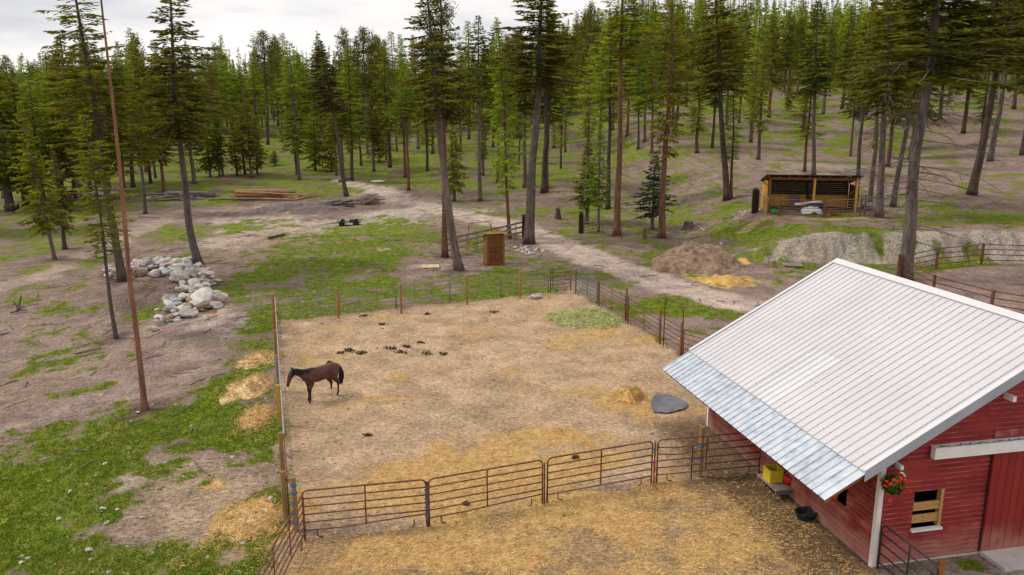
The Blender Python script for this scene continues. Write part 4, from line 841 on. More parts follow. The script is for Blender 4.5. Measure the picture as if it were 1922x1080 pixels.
for i in range(1, 9): slope_board('rafter', 'dark_wood', -OV+i*1.22, -OV+i*1.22+.06, -EAVE+.05, .0, zext if 0 else (lambda t: ZE+SL2*(t+EAVE)), -.12, .09)
piece('eave_board', 'dark_wood', barn, (-EAVE+.06, BL/2, ZE-.04), (.05, BL+.6, .07))
q = gab(1885, 740); piece('lookout', 'white_paint', barn, (q.x, -.2, q.z-.02), (.10, .34, .15)); q = gab(1683, 872)
piece('lookout', 'white_paint', barn, (q.x-.05, -.16, q.z+.03), (.09, .26, .12))
m = MB(); a = gab(1676, 878); m.tube([(a.x, -.3, a.z), (a.x+.08, -.31, a.z-.03), (a.x+.15, -.31, a.z-.13)], .025, 6); m.build('gutter_hook', 'white_paint', barn)
q = toW((DX+1.55, -.55, .0)); pad = thing('concrete_pad', 'pale concrete pad in front of the red sliding door', 'slab', (q.x, q.y, 0), BR)
MB().box((0, 0, .05), (3.1, .95, .12)).build('slab', 'concrete', pad)

# hanging geranium basket
a = unplane(1676, 912, toW((0, -.42, 0)), nG); bp_ = toW((a.x, -.42, a.z)); bk = thing('hanging_basket', 'hanging basket of red geraniums under the barn roof corner', 'flower basket', (bp_.x, bp_.y, bp_.z))
MB().lathe([(.06, -.24), (.16, -.18), (.20, -.05), (.18, -.05), (.05, -.17)], n=14).build('pot', 'rubber', bk, True)
m = MB()
for i in range(3):
    c = (math.cos(i*2.1)*.18, math.sin(i*2.1)*.18); m.tube([(c[0], c[1], -.05), (0, 0, .5)], .006, 4)
m.tube([(0, 0, .5), (0, 0, .66)], .008, 4); m.build('hanger', 'black_steel', bk)
rr = np.random.RandomState(8); n = 620; d = unitv(rr.normal(0, 1, (n, 3))); c = d*np.array([.31, .31, .26])*rr.uniform(.55, 1.05, n)[:, None]+[0, 0, .03]; ax = unitv(np.cross(d, rr.normal(0, 1, (n, 3)))); bx = np.cross(ax, unitv(d+rr.normal(0, .5, (n, 3)))); s = rr.uniform(.03, .055, n)[:, None]
V = np.stack([c-ax*s, c-bx*s, c+ax*s, c+bx*s], 1).reshape(-1, 3); link('foliage', np_mesh('foliage', V, np.arange(n*4).reshape(-1, 4), 'geranium_leaves', attr={'tint': np.repeat(rr.rand(n), 4)}), bk)
for i, (dx, dz) in enumerate([(-.28, .22), (-.12, .30), (.05, .34), (-.30, .10), (-.2, .16), (.10, .08), (.38, .18), (.40, -.08), (-.02, .26), (-.16, -.32), (.16, .28)]):
    m = MB(); r2 = random.Random(i)
    for _ in range(9):
        p = Vector((dx+r2.uniform(-.035, .035), -.30+r2.uniform(-.03, .03)+abs(dx)*.35, dz+r2.uniform(-.03, .03))); m.box(p, (.03, .025, .025), R=Matrix.Rotation(r2.uniform(0, 3), 3, (r2.random(), r2.random(), 1)))
    m.tube([(dx*.4, -.1, dz*.3), (dx, -.25+abs(dx)*.35, dz)], .006, 3); m.build('flower', 'petals', bk)

# yellow crate on its shelf, rubber tub
sh = sid(1468, 905); hp = toW((-.42, sh.y, .62)); y_ = sh.y
shelf = thing('wall_shelf', 'weathered plank shelf bracketed to the red side wall', 'shelf', (0, 0, 0)); 
E0 = Vector(toW((-.40, 0, 0))); 
def on_x(u, v, x): return unplane(u, v, toW((x, 0, 0)), nS)
ca = on_x(1447, 905, -.40); cb_ = on_x(1460, 925, -.40)
cy = on_x(1450, 895, -.4).y; cz = on_x(1455, 905, -.4).z
shelf.location = toW((-.35, cy, max(.35, cz-.30))); shelf.rotation_euler = (0, 0, BR)
for i in range(3): piece('plank', 'old_wood', shelf, (-.22+i*.22, -.1, 0), (.21, 1.25, .05))
piece('bracket', 'old_wood', shelf, (.05, -.5, -.14), (.5, .07, .22)); piece('bracket', 'old_wood', shelf, (.05, .35, -.14), (.5, .07, .22))
cr_ = thing('crate', 'open yellow plastic crate standing on the plank shelf', 'crate', toW((-.38, cy, shelf.location.z+.03)), BR)
m = MB(); S = .46; H_ = .42
for c, d in (((-S/2, 0, H_/2), (.03, S, H_)), ((S/2, 0, H_/2), (.03, S, H_)), ((0, -S/2, H_/2), (S-.03, .03, H_)), ((0, S/2, H_/2), (S-.03, .03, H_)), ((0, 0, .02), (S-.03, S-.03, .03))): m.box(c, d)
m.build('shell', 'yellow_plastic', cr_)
m = MB(); m.box((0, 0, H_-.005), (S+.05, .05, .03)) if 0 else None
for c, d in (((-S/2, 0, H_), (.05, S+.05, .03)), ((S/2, 0, H_), (.05, S+.05, .03)), ((0, -S/2, H_), (S-.05, .05, .03)), ((0, S/2, H_), (S-.05, .05, .03))): m.box(c, d)
m.build('rim', 'yellow_plastic', cr_)
bu = thing('bucket', 'red plastic bucket beside the yellow crate on the shelf', 'bucket', toW((-.06, cy-.40, shelf.location.z+.03)), BR)
MB().lathe([(0, .01), (.12, 0), (.16, .32), (.14, .32), (.11, .03), (0, .03)], n=16).build('shell', 'red_plastic', bu, True); MB().tube([(.15*math.cos(a), 0, .3+.14*math.sin(a)) for a in np.linspace(0, PI, 8)], .006, 4).build('handle', 'pale_steel', bu)
tp = at(1512, 972); tb = thing('feed_tub', 'black rubber feed tub lying on the straw by the barn wall', 'tub', tp, .4)
MB().lathe([(0, .02), (.26, .01), (.33, .20), (.35, .21), (.35, .23), (.30, .22), (.24, .05), (0, .05)], n=8, sq=(1.15, .9)).build('shell', 'rubber', tb)

# ------------------------------------------------------------------ fences
def frame_of(A, B):
    A, B = Vector(A), Vector(B); d = B-A; L = math.hypot(d.x, d.y); return L, math.atan2(d.y, d.x), d.z/L
def panel(A, B, label, group, mt='rust_steel', h=1.55, rails=5, stays=(.5,), low=.28, r=.028, name='tube_fence', cat='fence panel', feet=True, bend=0., dent=False, corner=.16):
    L, a, sl = frame_of(A, B); o = thing(name, label, cat, A, a, group); Z = lambda x, z: (x, 0, z+sl*x)
    arc = [(corner*(1-math.cos(t)), h-corner*(1-math.sin(t))) for t in np.linspace(0, PI/2, 5)]
    pts = [Z(0, 0)]+[Z(x, z) for x, z in arc]+[Z(L-x, z) for x, z in reversed(arc)]+[Z(L, 0)]
    MB().tube(pts, r, 6).build('frame', mt, o, True)
    for i in range(rails):
        z = low+(h-low)*i/rails; q = [Z(0, z), Z(L*.3, z-(.02*bend if i < 1 else 0)), Z(L*.6, z+(.06*bend if i < 1 else 0)), Z(L, z+(.14*bend if i < 1 else 0))]
        if dent and i in (3, 4): q = [Z(0, z), Z(L*.16, z-.07), Z(L*.22, z-.07), Z(L*.5, z), Z(L, z)]
        MB().tube(q, r*.82, 5).build('rail', mt, o, True)
    for s in stays: MB().box(Z(L*s, (h+low)/2), (.045, .022, h-low)).build('stay', mt, o)
    if feet:
        for x, s in ((.38, 1), (L-.38, -1)): MB().tube([Z(x, low), Z(x, .08), Z(x+.05*s, .03), Z(x+.16*s, .02)], r*.8, 5).build('foot', mt, o, True)
    return o
def post(P, h, label, group, mt='wood_post', r=.06, straps=(), lean=(0, 0), n=10, name='fence_post', sq=False):
    o = thing(name, label, 'post', P, 0, group)
    m = MB(); m.box((0, 0, h/2), (2*r, 2*r, h)) if sq else m.tube([(0, 0, -.1), (lean[0]*.5, lean[1]*.5, h*.5), (lean[0], lean[1], h)], [r*1.05, r, r*.96], n); m.build('shaft', mt, o, not sq and False)
    for z in straps: MB().tube([(-r-.03, -.02, z), (-r-.03, .02, z+.02)], .02, 4).lathe([(r+.012, z-.035), (r+.022, z), (r+.012, z+.035)], n=8).build('strap', 'blue_strap', o)
    return o
GF = 'rusty tube panels along the near side of the corral'; GP = 'posts of the near corral fence'
fa, fb, fc1, fc2, fd, fe, ff = at(572, 1012), at(803, 988), at(1018, 947), at(1027, 944), at(1222, 908), at(1232, 906), at(1424, 888)
panel(fa, fb-Vector((.03, 0, 0)), 'rusty tube panel with bowed bottom rail next to the corner with blue straps', GF, bend=1)
panel(fb+Vector((.05, 0, 0)), fc1, 'rusty tube panel second along the near fence, after the blue-strapped joint', GF, bend=.6)
panel(fc2, fd, 'rusty tube panel in front of the pale bare patch, before the red rope', GF)
panel(fe, ff, 'rusty tube panel with dented rails running under the barn eave', GF, dent=True, stays=(.47, ))
post(fb+Vector((.0, -.03, 0)), 1.5, 'rusty joint post with four blue straps between the first two near panels', GP, 'rust_steel', .035, (.35, .62, .92, 1.2))
post(fc1+Vector((.06, .0, 0)), 1.45, 'thin black steel stake at the gap between two near panels', GP, 'black_steel', .022)
post((fd+fe)/2, 1.5, 'slim rusty joint post with two blue straps above the red rope', GP, 'rust_steel', .03, (.75, 1.22))
post(at(1297, 900), 1.25, 'short black steel stake behind the dented panel', GP, 'black_steel', .022)
post(at(1313, 895), 1.85, 'tall round wooden post with blue straps behind the dented panel', GP, 'wood_post', .085, (.7, 1.15))
rp_ = (fd+fe)/2; m = MB(); m.tube([(rp_.x, rp_.y-.06, .95), (rp_.x+.02, rp_.y-.08, .5), (rp_.x-.04, rp_.y-.12, .2), (rp_.x+.05, rp_.y-.2, .04), (rp_.x-.1, rp_.y-.3, .02), (rp_.x+.1, rp_.y-.42, .02), (rp_.x-.02, rp_.y-.5, .02), (rp_.x+.22, rp_.y-.7, .02)], .016, 5)
tag(m.build('rope', 'red_rope', smooth=True), 'frayed red rope dangling from the strapped joint of the near fence', 'rope')
g2 = Vector((-6.15, 17.2, tz(-6.15, 17.2)))
panel(fa+Vector((.05, -.12, 0)), g2, 'rusty tube panel leading from the corner out of the lower edge of view', GF, h=1.5, stays=(.33, .66))
post(at(561, 1000)+Vector((-.1, .1, 0)), 1.75, 'brown wooden corner post with many blue straps', GP, 'wood_post', .08, (.3, .6, .9, 1.25, 1.5))
# left side: line of panels seen end on, with wooden posts
GL = 'weathered panels of the left corral side'; GLP = 'wooden posts of the left corral side'
LA = Vector((-6.85, 22.6, 0)); LB = Vector((-14.0, 46.2, 0)); nL = 7; WH = ['nearest the blue-strapped corner', 'second from the blue-strapped corner', 'just before the muzzle of the horse', 'beside the largest straw pile', 'beside the upper straw pile', 'beyond the straw piles', 'at the far left corral corner']
for i in range(nL):
    a, b = LA.lerp(LB, i/nL), LA.lerp(LB, (i+.985)/nL); a.z = tz(a.x, a.y); b.z = tz(b.x, b.y)
    panel(a, b, 'weathered grey tube panel of the left side, '+WH[i], GL, 'rust_steel' if i == 0 else 'old_steel', stays=(.5,) if i % 2 else (.33, .66))
LP = [(925, 'wood_post', 'brown round post beside the top of the corner panel'), (813, 'wood_post', 'brown round post midway between the corner and the horse'), (723, 'yellow_post', 'yellow-brown post just below the horse muzzle'), (667, 'old_wood', 'dark grey post left of the horse head'), (620, 'wood_post', 'brown post beside the upper straw pile'), (583, 'rusty_post', 'orange-brown post beyond the straw piles'), (553, 'rusty_post', 'orange-brown corner post at the far left corral corner')]
for tv, mt_, lb in LP:
    best = min(np.linspace(0, 1, 300), key=lambda q: abs(proj((LA.lerp(LB, q).x-.1, LA.lerp(LB, q).y, 1.72))[1]-tv)); p_ = LA.lerp(LB, best)+Vector((-.12, 0, 0)); p_.z = tz(p_.x, p_.y)
    post(p_, 1.72, lb, GLP, mt_, .075, sq=mt_ == 'yellow_post')
# far side
GB = 'thin grey panels along the far side of the corral'; GBP = 'orange rusty posts of the far corral side'
BA = Vector((-13.9, 46.5, 0)); BB = Vector((2.55, 54.2, 0)); nB = 5; wB = ['at the far left corner', 'between the first two orange posts', 'between the second and third orange posts', 'below the outhouse', 'just before the brown corner gate']
for i in range(nB):
    a, b = BA.lerp(BB, i/nB), BA.lerp(BB, (i+.985)/nB); a.z = tz(a.x, a.y); b.z = tz(b.x, b.y)
    panel(a, b, 'thin grey tube panel '+wB[i]+' of the far side', GB, 'grey_green_steel', stays=(.33, .66), r=.02, h=1.5)
for u, v, lb in ((636, 597, 'first orange post from the far left corner'), (754, 588, 'second orange post from the far left corner'), (877, 572, 'orange post in line with the bowed grey trunk'), (976, 559, 'orange post below the outhouse')):
    p_ = at(u, v)+Vector((0, -.12, 0)); post(p_, 1.85, lb+' of the far fence', GBP, 'rusty_post', .06)
ce = Vector((4.2, 54.95, tz(4.2, 54.95)))
panel(Vector((2.65, 54.25, tz(2.65, 54.25))), ce-Vector((.1, .05, 0)), 'small brown tube gate at the far right corral corner', GB, 'rust_steel', stays=(.12, ), h=1.6, name='corral_gate', cat='gate')
post(ce+Vector((-.1, .05, 0)), 2.0, 'tall yellow-brown post at the far right corral corner', GBP, 'yellow_post', .055)
GR = 'panels along the right side of the corral'; GRP = 'rusty posts along the right side of the corral'
q = [at(1081, 552), at(1124, 575), at(1173, 605), at(1178, 607), at(1239, 647), at(1245, 650), at(1279, 672), Vector((10.9, 36.6, 0))]
panel(q[0], q[1], 'bright green tube gate at the far right corner of the corral', GR, 'green_steel', stays=(.5,), h=1.6, name='corral_gate', cat='gate')
panel(q[1], q[2], 'brown tube panel between the green gate and the strapped posts', GR)
panel(q[3], q[4], 'brown tube panel between the strapped posts and the arched gate', GR)
gt = panel(q[5], q[6], 'brown walk-through gate under its high bow frame', GR, name='arch_gate', cat='gate', stays=())
L, a_, sl = frame_of(q[5], q[6]); hh = 2.75
MB().tube([(0, 0, 0), (0, 0, hh-.25), (.02, 0, hh-.1), (.14, 0, hh), (L-.14, 0, hh), (L-.02, 0, hh-.1), (L, 0, hh-.25), (L, 0, 0)], .032, 6).tube([(0, 0, hh-.5), (.4, 0, hh-.02)], .02, 5).tube([(L, 0, hh-.5), (L-.4, 0, hh-.02)], .02, 5).build('bow_frame', 'rust_steel', gt, True)
panel(q[6]+Vector((.06, -.05, 0)), q[7], 'brown tube panel running behind the barn roof edge', GR)
for P_, h_, lb, st, r2 in ((at(1119, 572)+Vector((.1, .25, 0)), 1.85, 'rusty post just behind the green gate end', (.9,), .055), (at(1173, 603)+Vector((.08, .12, 0)), 2.0, 'rusty post with blue strap midway along the right side', (1.3, 1.5), .06), (at(1178, 608), 1.6, 'short dark post touching the strapped post', (), .04), (at(1238, 646)+Vector((0, .1, 0)), 1.95, 'rusty post with blue strap before the arched gate', (1.1,), .065), (at(1277, 671), 1.85, 'rusty post right of the arched gate', (1.45,), .07), (q[0]+Vector((-.02, .03, 0)), 1.65, 'dark green post at the hinge of the green gate', (), .04), (q[1], 1.6, 'dark post joining green gate and brown panel', (), .045)):
    post(P_, h_, lb, GRP, 'rusty_post' if r2 > .05 else 'rust_steel', r2, st)
# black gate by the barn corner
hg = gab(1648, 978); A_ = toW((hg.x+.02, -.16, 0)); 
def atz(u, v, z):
    d = ray(u, v); t = (z-CAM_H)/d[2]; return Vector((d[0]*t, d[1]*t, z))
gh = max(.9, hg.z); E_ = atz(1762, 1064, gh); E_.z = 0
panel(A_, E_, 'black tube gate standing open beside the barn corner', None, 'black_steel', h=gh, rails=4, stays=(.52, ), low=.22, name='black_gate', cat='gate', r=.028, feet=False)
post(atz(1768, 1052, .55).xy.to_3d(), .55, 'short rusty stub post in front of the barn wall', None, 'rusty_post', .09)
# round pen
pen = thing('round_pen', 'round pen of brown steel posts and four rails behind the barn', 'fence', (PEN[0], PEN[1], 0)); npp = 16
off = math.atan2(53-PEN[1], 0)
angs = [math.radians(118+i*360/npp) for i in range(npp)]
rk = 3.95; 
for i in range(npp):
    a0, a1 = angs[i], angs[(i+1) % npp]; p0 = (PEN[2]*math.cos(a0), PEN[2]*math.sin(a0)); p1 = (PEN[2]*math.cos(a1), PEN[2]*math.sin(a1)); z0, z1 = tz(PEN[0]+p0[0], PEN[1]+p0[1]), tz(PEN[0]+p1[0], PEN[1]+p1[1])
    piece('post', 'rust_steel', pen, (p0[0], p0[1], z0+.85), (.15, .15, 1.75), (0, 0, a0))
    for z in (.35, .80, 1.22, 1.62): beam_piece('rail', 'rust_steel', pen, (p0[0], p0[1], z0+z), (p1[0], p1[1], z1+z), .05, .065)
post(at(1688, 527)+Vector((-.1, 0, 0)), 2.0, 'tall brown square post beside the foot of the huge fir', None, 'rust_steel', .12, sq=True)

# ------------------------------------------------------------------ horse
hd = math.atan2(-.72, -.69); HO = Vector((-8.77+.52*.69, 33.0+.52*.72, 0)); HO.z = tz(HO.x, HO.y)
horse = thing('horse', 'dark bay horse with black mane and tail standing at the left corral fence', 'horse', HO, hd)
def skin(name, nodes, edges, mats, parent, sq=None):
    m = MB()
    for a, b in edges:
        (pa, ra), (pb, rb) = nodes[a], nodes[b]; pa, pb = Vector(pa), Vector(pb); K = 7; d = (pb-pa); L = d.length
        for k in range(K+1):
            t = k/K; c = pa.lerp(pb, t); r = ra[0]+(rb[0]-ra[0])*t; w = ra[1]+(rb[1]-ra[1])*t; up = ra[0]+(rb[0]-ra[0])*t
            vs = []; fs = []; nu, nv = 12, 7
            for j in range(nv+1):
                th_ = PI*j/nv
                for i in range(nu): ph = 2*PI*i/nu; vs.append(c+Vector((r*math.sin(th_)*math.cos(ph), w*math.sin(th_)*math.sin(ph), up*math.cos(th_))))
            fs = [(j*nu+i, j*nu+(i+1) % nu, (j+1)*nu+(i+1) % nu, (j+1)*nu+i) for j in range(nv) for i in range(nu)]; m.add(vs, fs)
    o = m.build(name, mats[0], parent); md = o.modifiers.new('remesh', 'REMESH'); md.mode = 'VOXEL'; md.voxel_size = .019; md.use_smooth_shade = True
    s = o.modifiers.new('smooth', 'SMOOTH'); s.iterations = 7; s.factor = .6
    dg = bpy.context.evaluated_depsgraph_get(); nm = bpy.data.meshes.new_from_object(o.evaluated_get(dg)); nm.name = name
    o.modifiers.clear(); o.data = nm; nm.polygons.foreach_set('use_smooth', [True]*len(nm.polygons)); nm.materials.clear(); nm.materials.append(MATS[mats[0]]); return o
# bay coat: black points below the knee, black muzzle, one white sock (coat markings, fixed to the body)
cm_ = bpy.data.materials.new('bay_coat'); cm_.use_nodes = True; t = cm_.node_tree; p = t.nodes['Principled BSDF']; p.inputs['Roughness'].default_value = .42; p.inputs['Specular IOR Level'].default_value = .45
tcn = N(t, 'ShaderNodeTexCoord'); sx = N(t, 'ShaderNodeSeparateXYZ'); t.links.new(tcn.outputs['Object'], sx.inputs[0])
n_ = N(t, 'ShaderNodeTexNoise', i_Scale=3.0, i_Detail=4.0); t.links.new(tcn.outputs['Object'], n_.inputs[0])
coat = ramp(t, [(.3, (.045, .014, .008)), (.7, (.12, .036, .018))], n_.outputs[0])
def mth(op, a, b=0., c=0.):
    m_ = N(t, 'ShaderNodeMath', operation=op)
    for i, q in enumerate((a, b, c)):
        if hasattr(q, 'is_output'): t.links.new(q, m_.inputs[i])
        else: m_.inputs[i].default_value = q
    return m_.outputs[0]
def mxc(f, a, b):
    m_ = N(t, 'ShaderNodeMix', data_type='RGBA'); t.links.new(f, m_.inputs[0]); t.links.new(a, m_.inputs[6]) if hasattr(a, 'is_output') else None; m_.inputs[7].default_value = (*b, 1); return m_.outputs[2]
def mr_(v, a, b): m_ = N(t, 'ShaderNodeMapRange', interpolation_type='SMOOTHSTEP'); t.links.new(v, m_.inputs[0]); m_.inputs[1].default_value = a; m_.inputs[2].default_value = b; return m_.outputs[0]
Xc, Yc, Zc = sx.outputs
coat = mxc(mr_(Zc, .78, .58), coat, (.012, .008, .008))
coat = mxc(mth('MULTIPLY', mr_(Xc, 1.22, 1.36), mr_(Zc, 1.22, .98)), coat, (.02, .013, .012))
coat = mxc(mth('MULTIPLY', mth('MULTIPLY', mr_(Zc, .30, .24), mth('LESS_THAN', Xc, 0.)), mth('LESS_THAN', Yc, 0.)), coat, (.62, .58, .55))
coat = mxc(mr_(Zc, .07, .05), coat, (.10, .085, .08))
t.links.new(coat, p.inputs['Base Color']); MATS['bay_coat'] = cm_
mat('horse_hair', (.006, .005, .006), (.018, .014, .014), 12, .6, stretch=(1, 1, .3))
n = []; e = []
def nd(x, y, z, r): n.append(((x, y, z), r)); return len(n)-1
def ch(*ids): e.extend([(a, b) for a, b in zip(ids[:-1], ids[1:])])
b_ = [nd(-.12, 0, 1.17, (.33, .29)), nd(-.45, 0, 1.20, (.31, .27)), nd(-.68, 0, 1.24, (.29, .26)), nd(-.84, 0, 1.22, (.23, .20))]; ch(*b_)
f_ = [nd(.15, 0, 1.16, (.34, .27)), nd(.38, 0, 1.19, (.34, .23)), nd(.56, 0, 1.20, (.28, .20)), nd(.74, 0, 1.32, (.205, .13)), nd(.93, 0, 1.43, (.165, .10)), nd(1.10, 0, 1.51, (.145, .085)), nd(1.25, 0, 1.56, (.115, .08)), nd(1.34, 0, 1.48, (.145, .095)), nd(1.41, 0, 1.34, (.125, .08)), nd(1.475, 0, 1.19, (.092, .065)), nd(1.515, 0, 1.07, (.082, .06)), nd(1.53, 0, 1.01, (.068, .055))]; ch(b_[0], *f_)
nd(.30, 0, 1.40, (.13, .08)); ch(f_[0], len(n)-1, f_[3])
for s in (-1, 1):
    o1 = .06 if s > 0 else -.05; E2 = lambda r: (r, r*.9)
    l = [nd(.50, .13*s, 1.06, E2(.17)), nd(.47, .155*s, .88, E2(.125)), nd(.50+o1, .15*s, .68, E2(.08)), nd(.52+o1, .145*s, .49, E2(.066)), nd(.51+o1, .145*s, .38, E2(.046)), nd(.51+o1, .145*s, .18, E2(.045)), nd(.535+o1, .145*s, .11, E2(.05)), nd(.555+o1, .145*s, .055, E2(.056))]; ch(f_[1], *l)
    o2 = .12 if s < 0 else -.05
    l = [nd(-.66, .13*s, 1.10, E2(.23)), nd(-.62+o2*.5, .155*s, .92, E2(.175)), nd(-.72+o2, .155*s, .74, E2(.105)), nd(-.82+o2, .15*s, .57, E2(.070)), nd(-.81+o2, .145*s, .42, E2(.048)), nd(-.79+o2, .145*s, .19, E2(.045)), nd(-.77+o2, .145*s, .11, E2(.05)), nd(-.745+o2, .145*s, .055, E2(.056))]; ch(b_[2], *l)
body = skin('body', n, e, ['bay_coat'], horse)
for s in (-1, 1): MB().lathe([(.0, .15), (.022, .09), (.036, .03), (.02, -.02)], n=8).build('ear', 'horse_hair', horse, True).matrix_local = Matrix.Translation((1.27, .06*s, 1.66)) @ Matrix.Rotation(.25, 4, 'Y') @ Matrix.Rotation(-.25*s, 4, 'X')
for s in (-1, 1): MB().lathe([(0, .02), (.016, .012), (.02, 0), (.016, -.012), (0, -.02)], n=8).build('eye', 'rubber', horse, True).location = (1.39, .078*s, 1.44)
m = MB(); rh = random.Random(3); ridge = [Vector(q) for q in ((.30, 0, 1.53), (.50, 0, 1.52), (.74, 0, 1.54), (.93, 0, 1.60), (1.10, 0, 1.66), (1.25, 0, 1.68), (1.36, 0, 1.62))]
for i in range(230):
    q = rh.random()*(len(ridge)-1.001); k = int(q); c = ridge[k].lerp(ridge[k+1], q-k); s = -1 if rh.random() < .62 else 1; L = rh.uniform(.14, .30)
    w_ = .145 if c.x > .7 else .2
    m.tube([c+Vector((0, .0, -.03)), c+Vector((rh.uniform(-.03, .03), s*.06, -.02)), c+Vector((rh.uniform(-.07, .02), s*w_*.72, -L*.55)), c+Vector((rh.uniform(-.10, .02), s*w_*.80, -L))], [.026, .024, .018, .005], 4)
m.build('mane', 'horse_hair', horse)
m = MB()
for i in range(90):
    a, q = rh.uniform(-.07, .07), rh.uniform(-.06, .06); zt = rh.uniform(.38, .75)
    m.tube([(-.98, a*.4, 1.37+q*.3), (-1.08+q*.4, a*.8, 1.24), (-1.15+q, a*1.3, .95), (-1.13+q*1.2, a*1.5, .70), (-1.09+q, a, zt)], [.03, .03, .028, .022, .004], 4)
m.build('tail', 'horse_hair', horse)

# ------------------------------------------------------------------ piles, rocks, litter things
def mound(name, label, cat, P, rx, ry, h, mt, rz=0., seed=0, rough=.18, n=44, sc=.7, group=None, strands=None, mound_pow=1., ns=0, flat=False):
    o = thing(name, label, cat, P, rz, group); m = MB(); vs = []; fs = []
    for j in range(n+1):
        for i in range(n+1):
            a, b = 2*i/n-1, 2*j/n-1; x, y = a*rx*1.25, b*ry*1.25; r = math.hypot(a, b)*1.25; wob = 1+1.1*(float(fbm(a*2+seed, b*2, .9, 4, 5))-.5); r2 = r/wob
            hh = h*max(0, math.cos(min(1, r2)*PI/2))**mound_pow; no = float(fbm(x+seed*7, y, sc, 4, 3))-.5; wp = Matrix.Rotation(rz, 2) @ Vector((x, y))
            z = tz(P.x+wp.x, P.y+wp.y)-P.z+hh*(1+no*rough*4)+(no*.10*min(1, hh*6))-.03-(.12 if r2 > .99 else 0)
            vs.append((x, y, z)); 
    fs = [(j*(n+1)+i, j*(n+1)+i+1, (j+1)*(n+1)+i+1, (j+1)*(n+1)+i) for j in range(n) for i in range(n)]
    m.add(vs, fs); m.build('heap', mt, o, not flat)
    if ns:
        rr = np.random.RandomState(seed+1); Z = np.array([v[2] for v in vs]).reshape(n+1, n+1); q = np.sqrt(rr.rand(ns)); an = rr.rand(ns)*6.283; a, b = q*np.cos(an)*.98, q*np.sin(an)*.98
        ii = np.clip(((a+1)/2*n).astype(int), 0, n); jj = np.clip(((b+1)/2*n).astype(int), 0, n); c = np.stack([a*rx*1.25, b*ry*1.25, Z[jj, ii]+.01], 1); an = rr.rand(ns)*6.28; el = rr.uniform(-.1, .5, ns)
        d = np.stack([np.cos(an)*np.cos(el), np.sin(an)*np.cos(el), np.sin(el)], 1)*rr.uniform(.1, .3, ns)[:, None]; w = np.stack([-np.sin(an), np.cos(an), 0*an], 1)*rr.uniform(.008, .02, ns)[:, None]
        w = w*(2.2 if strands == 'hay_strands' else 1); V = np.stack([c-w, c+w, c+d], 1).reshape(-1, 3); tag(link('strands', np_mesh('strands', V, np.arange(ns*3).reshape(-1, 3), strands, attr={'tint': np.repeat(rr.beta(2.5, 2, ns), 3)}), o), kind='stuff')
    return o
SG = 'straw heaps outside the left corral side'
for (u, v, a, b, h, lb, se) in ((485, 676, 40, 15, .19, 'uppermost flattened straw heap outside the fence, above the horse muzzle', 1), (466, 730, 44, 22, .27, 'biggest round straw heap outside the fence, level with the horse', 2), (480, 785, 30, 24, .10, 'thin spread straw heap just below the round one', 3), (475, 975, 55, 42, .15, 'wide low straw heap near the blue-strapped corner', 4)):
    P = at(u, v); ry = (at(u, v-b)-at(u, v+b)).length/2; mound('straw_heap', lb, 'straw pile', P, px(P, a), ry, h, 'straw_base', 0, se, .3, 34, .5, SG, 'straw_bits', ns=2600)
P = at(1095, 597); mound('hay_pile', 'loose green hay pile spread inside the far right corral corner', 'hay pile', P, px(P, 70), 2.6, .14, 'hay_base', 0, 6, .5, 46, .8, None, 'hay_strands', ns=7000)
P = at(1182, 745); mound('straw_mound', 'small golden straw mound beside the grey tarp', 'straw pile', P, px(P, 26), .9, .42, 'sawdust', 0, 7, .35, 26, .4, None, 'straw_bits', ns=1500)
P = at(1312, 503); mound('soil_mound', 'big brown mound of old mulch and soil beside the dirt road', 'soil mound', P+Vector((0, .9, 0)), px(P, 82), 4.2, 1.7, 'mulch', .1, 9, .2, 84, .8, None, None, mound_pow=.8)
P = at(1360, 530); mound('sawdust_pile', 'bright yellow sawdust pile at the foot of the brown mound', 'sawdust pile', P, px(P, 50), 1.5, .45, 'sawdust', 0, 11, .25, 36, .5, None, 'straw_bits', ns=1500)
P = at(1385, 492); mound('sawdust_streak', 'ochre sawdust patch spilled over the right flank of the brown mound', 'sawdust pile', P+Vector((-.6, -.3, .35)), 1.3, 1.6, .35, 'sawdust', .5, 12, .3, 26, .5)
for (u, v, a, lb) in ((560, 392, 110, 'low dark ridge of bark debris in front of the orange pole pile'),):
    P = at(u, v); mound('debris_ridge', lb, 'debris', P, px(P, a), 1.6, .5, 'log_bark', 0, 14, .6, 50, .6)
GD = 'horse droppings on the corral floor'
dr = [(655, 659, 10, 'by the horse rump, left one of the upper pair'), (676, 664, 12, 'near the horse rump, dark and clumped'), (734, 655, 14, 'at the left of the cluster in mid corral'), (752, 662, 12, 'in the middle cluster, nearest the camera'), (762, 652, 9, 'at the top of the middle cluster'), (800, 665, 11, 'right of the middle cluster'), (832, 666, 9, 'at the right end of the middle cluster'), (684, 594, 8, 'near the first orange post'), (640, 664, 8, 'directly above the horse back'), (802, 591, 7, 'under the second orange post'), (718, 610, 7, 'alone between far fence and cluster'), (925, 587, 6, 'near the far fence below the outhouse'), (690, 819, 7, 'alone in the grey lower left patch'), (875, 948, 7, 'just behind the second near panel'), (1080, 861, 6, 'behind the third near panel'), (790, 644, 6, 'small, above the middle cluster'), (618, 682, 6, 'just left of the horse withers')]
for i, (u, v, w, lb) in enumerate(dr):
    P = at(u, v); o = thing('horse_dropping', 'dark horse dropping '+lb, 'manure', P, 0, GD); m = MB(); r2 = random.Random(i)
    for _ in range(14+w):
        x, y = r2.gauss(0, px(P, w)*.5), r2.gauss(0, px(P, w)*.4); s = r2.uniform(.03, .075)
        m.lathe([(0, -.5*s), (s*.8, -.1*s), (s*.9, .3*s), (0, .8*s)], (x, y, .03+r2.uniform(0, .05)), 6)
    tag(m.build('clump', 'dung', o), kind='stuff')
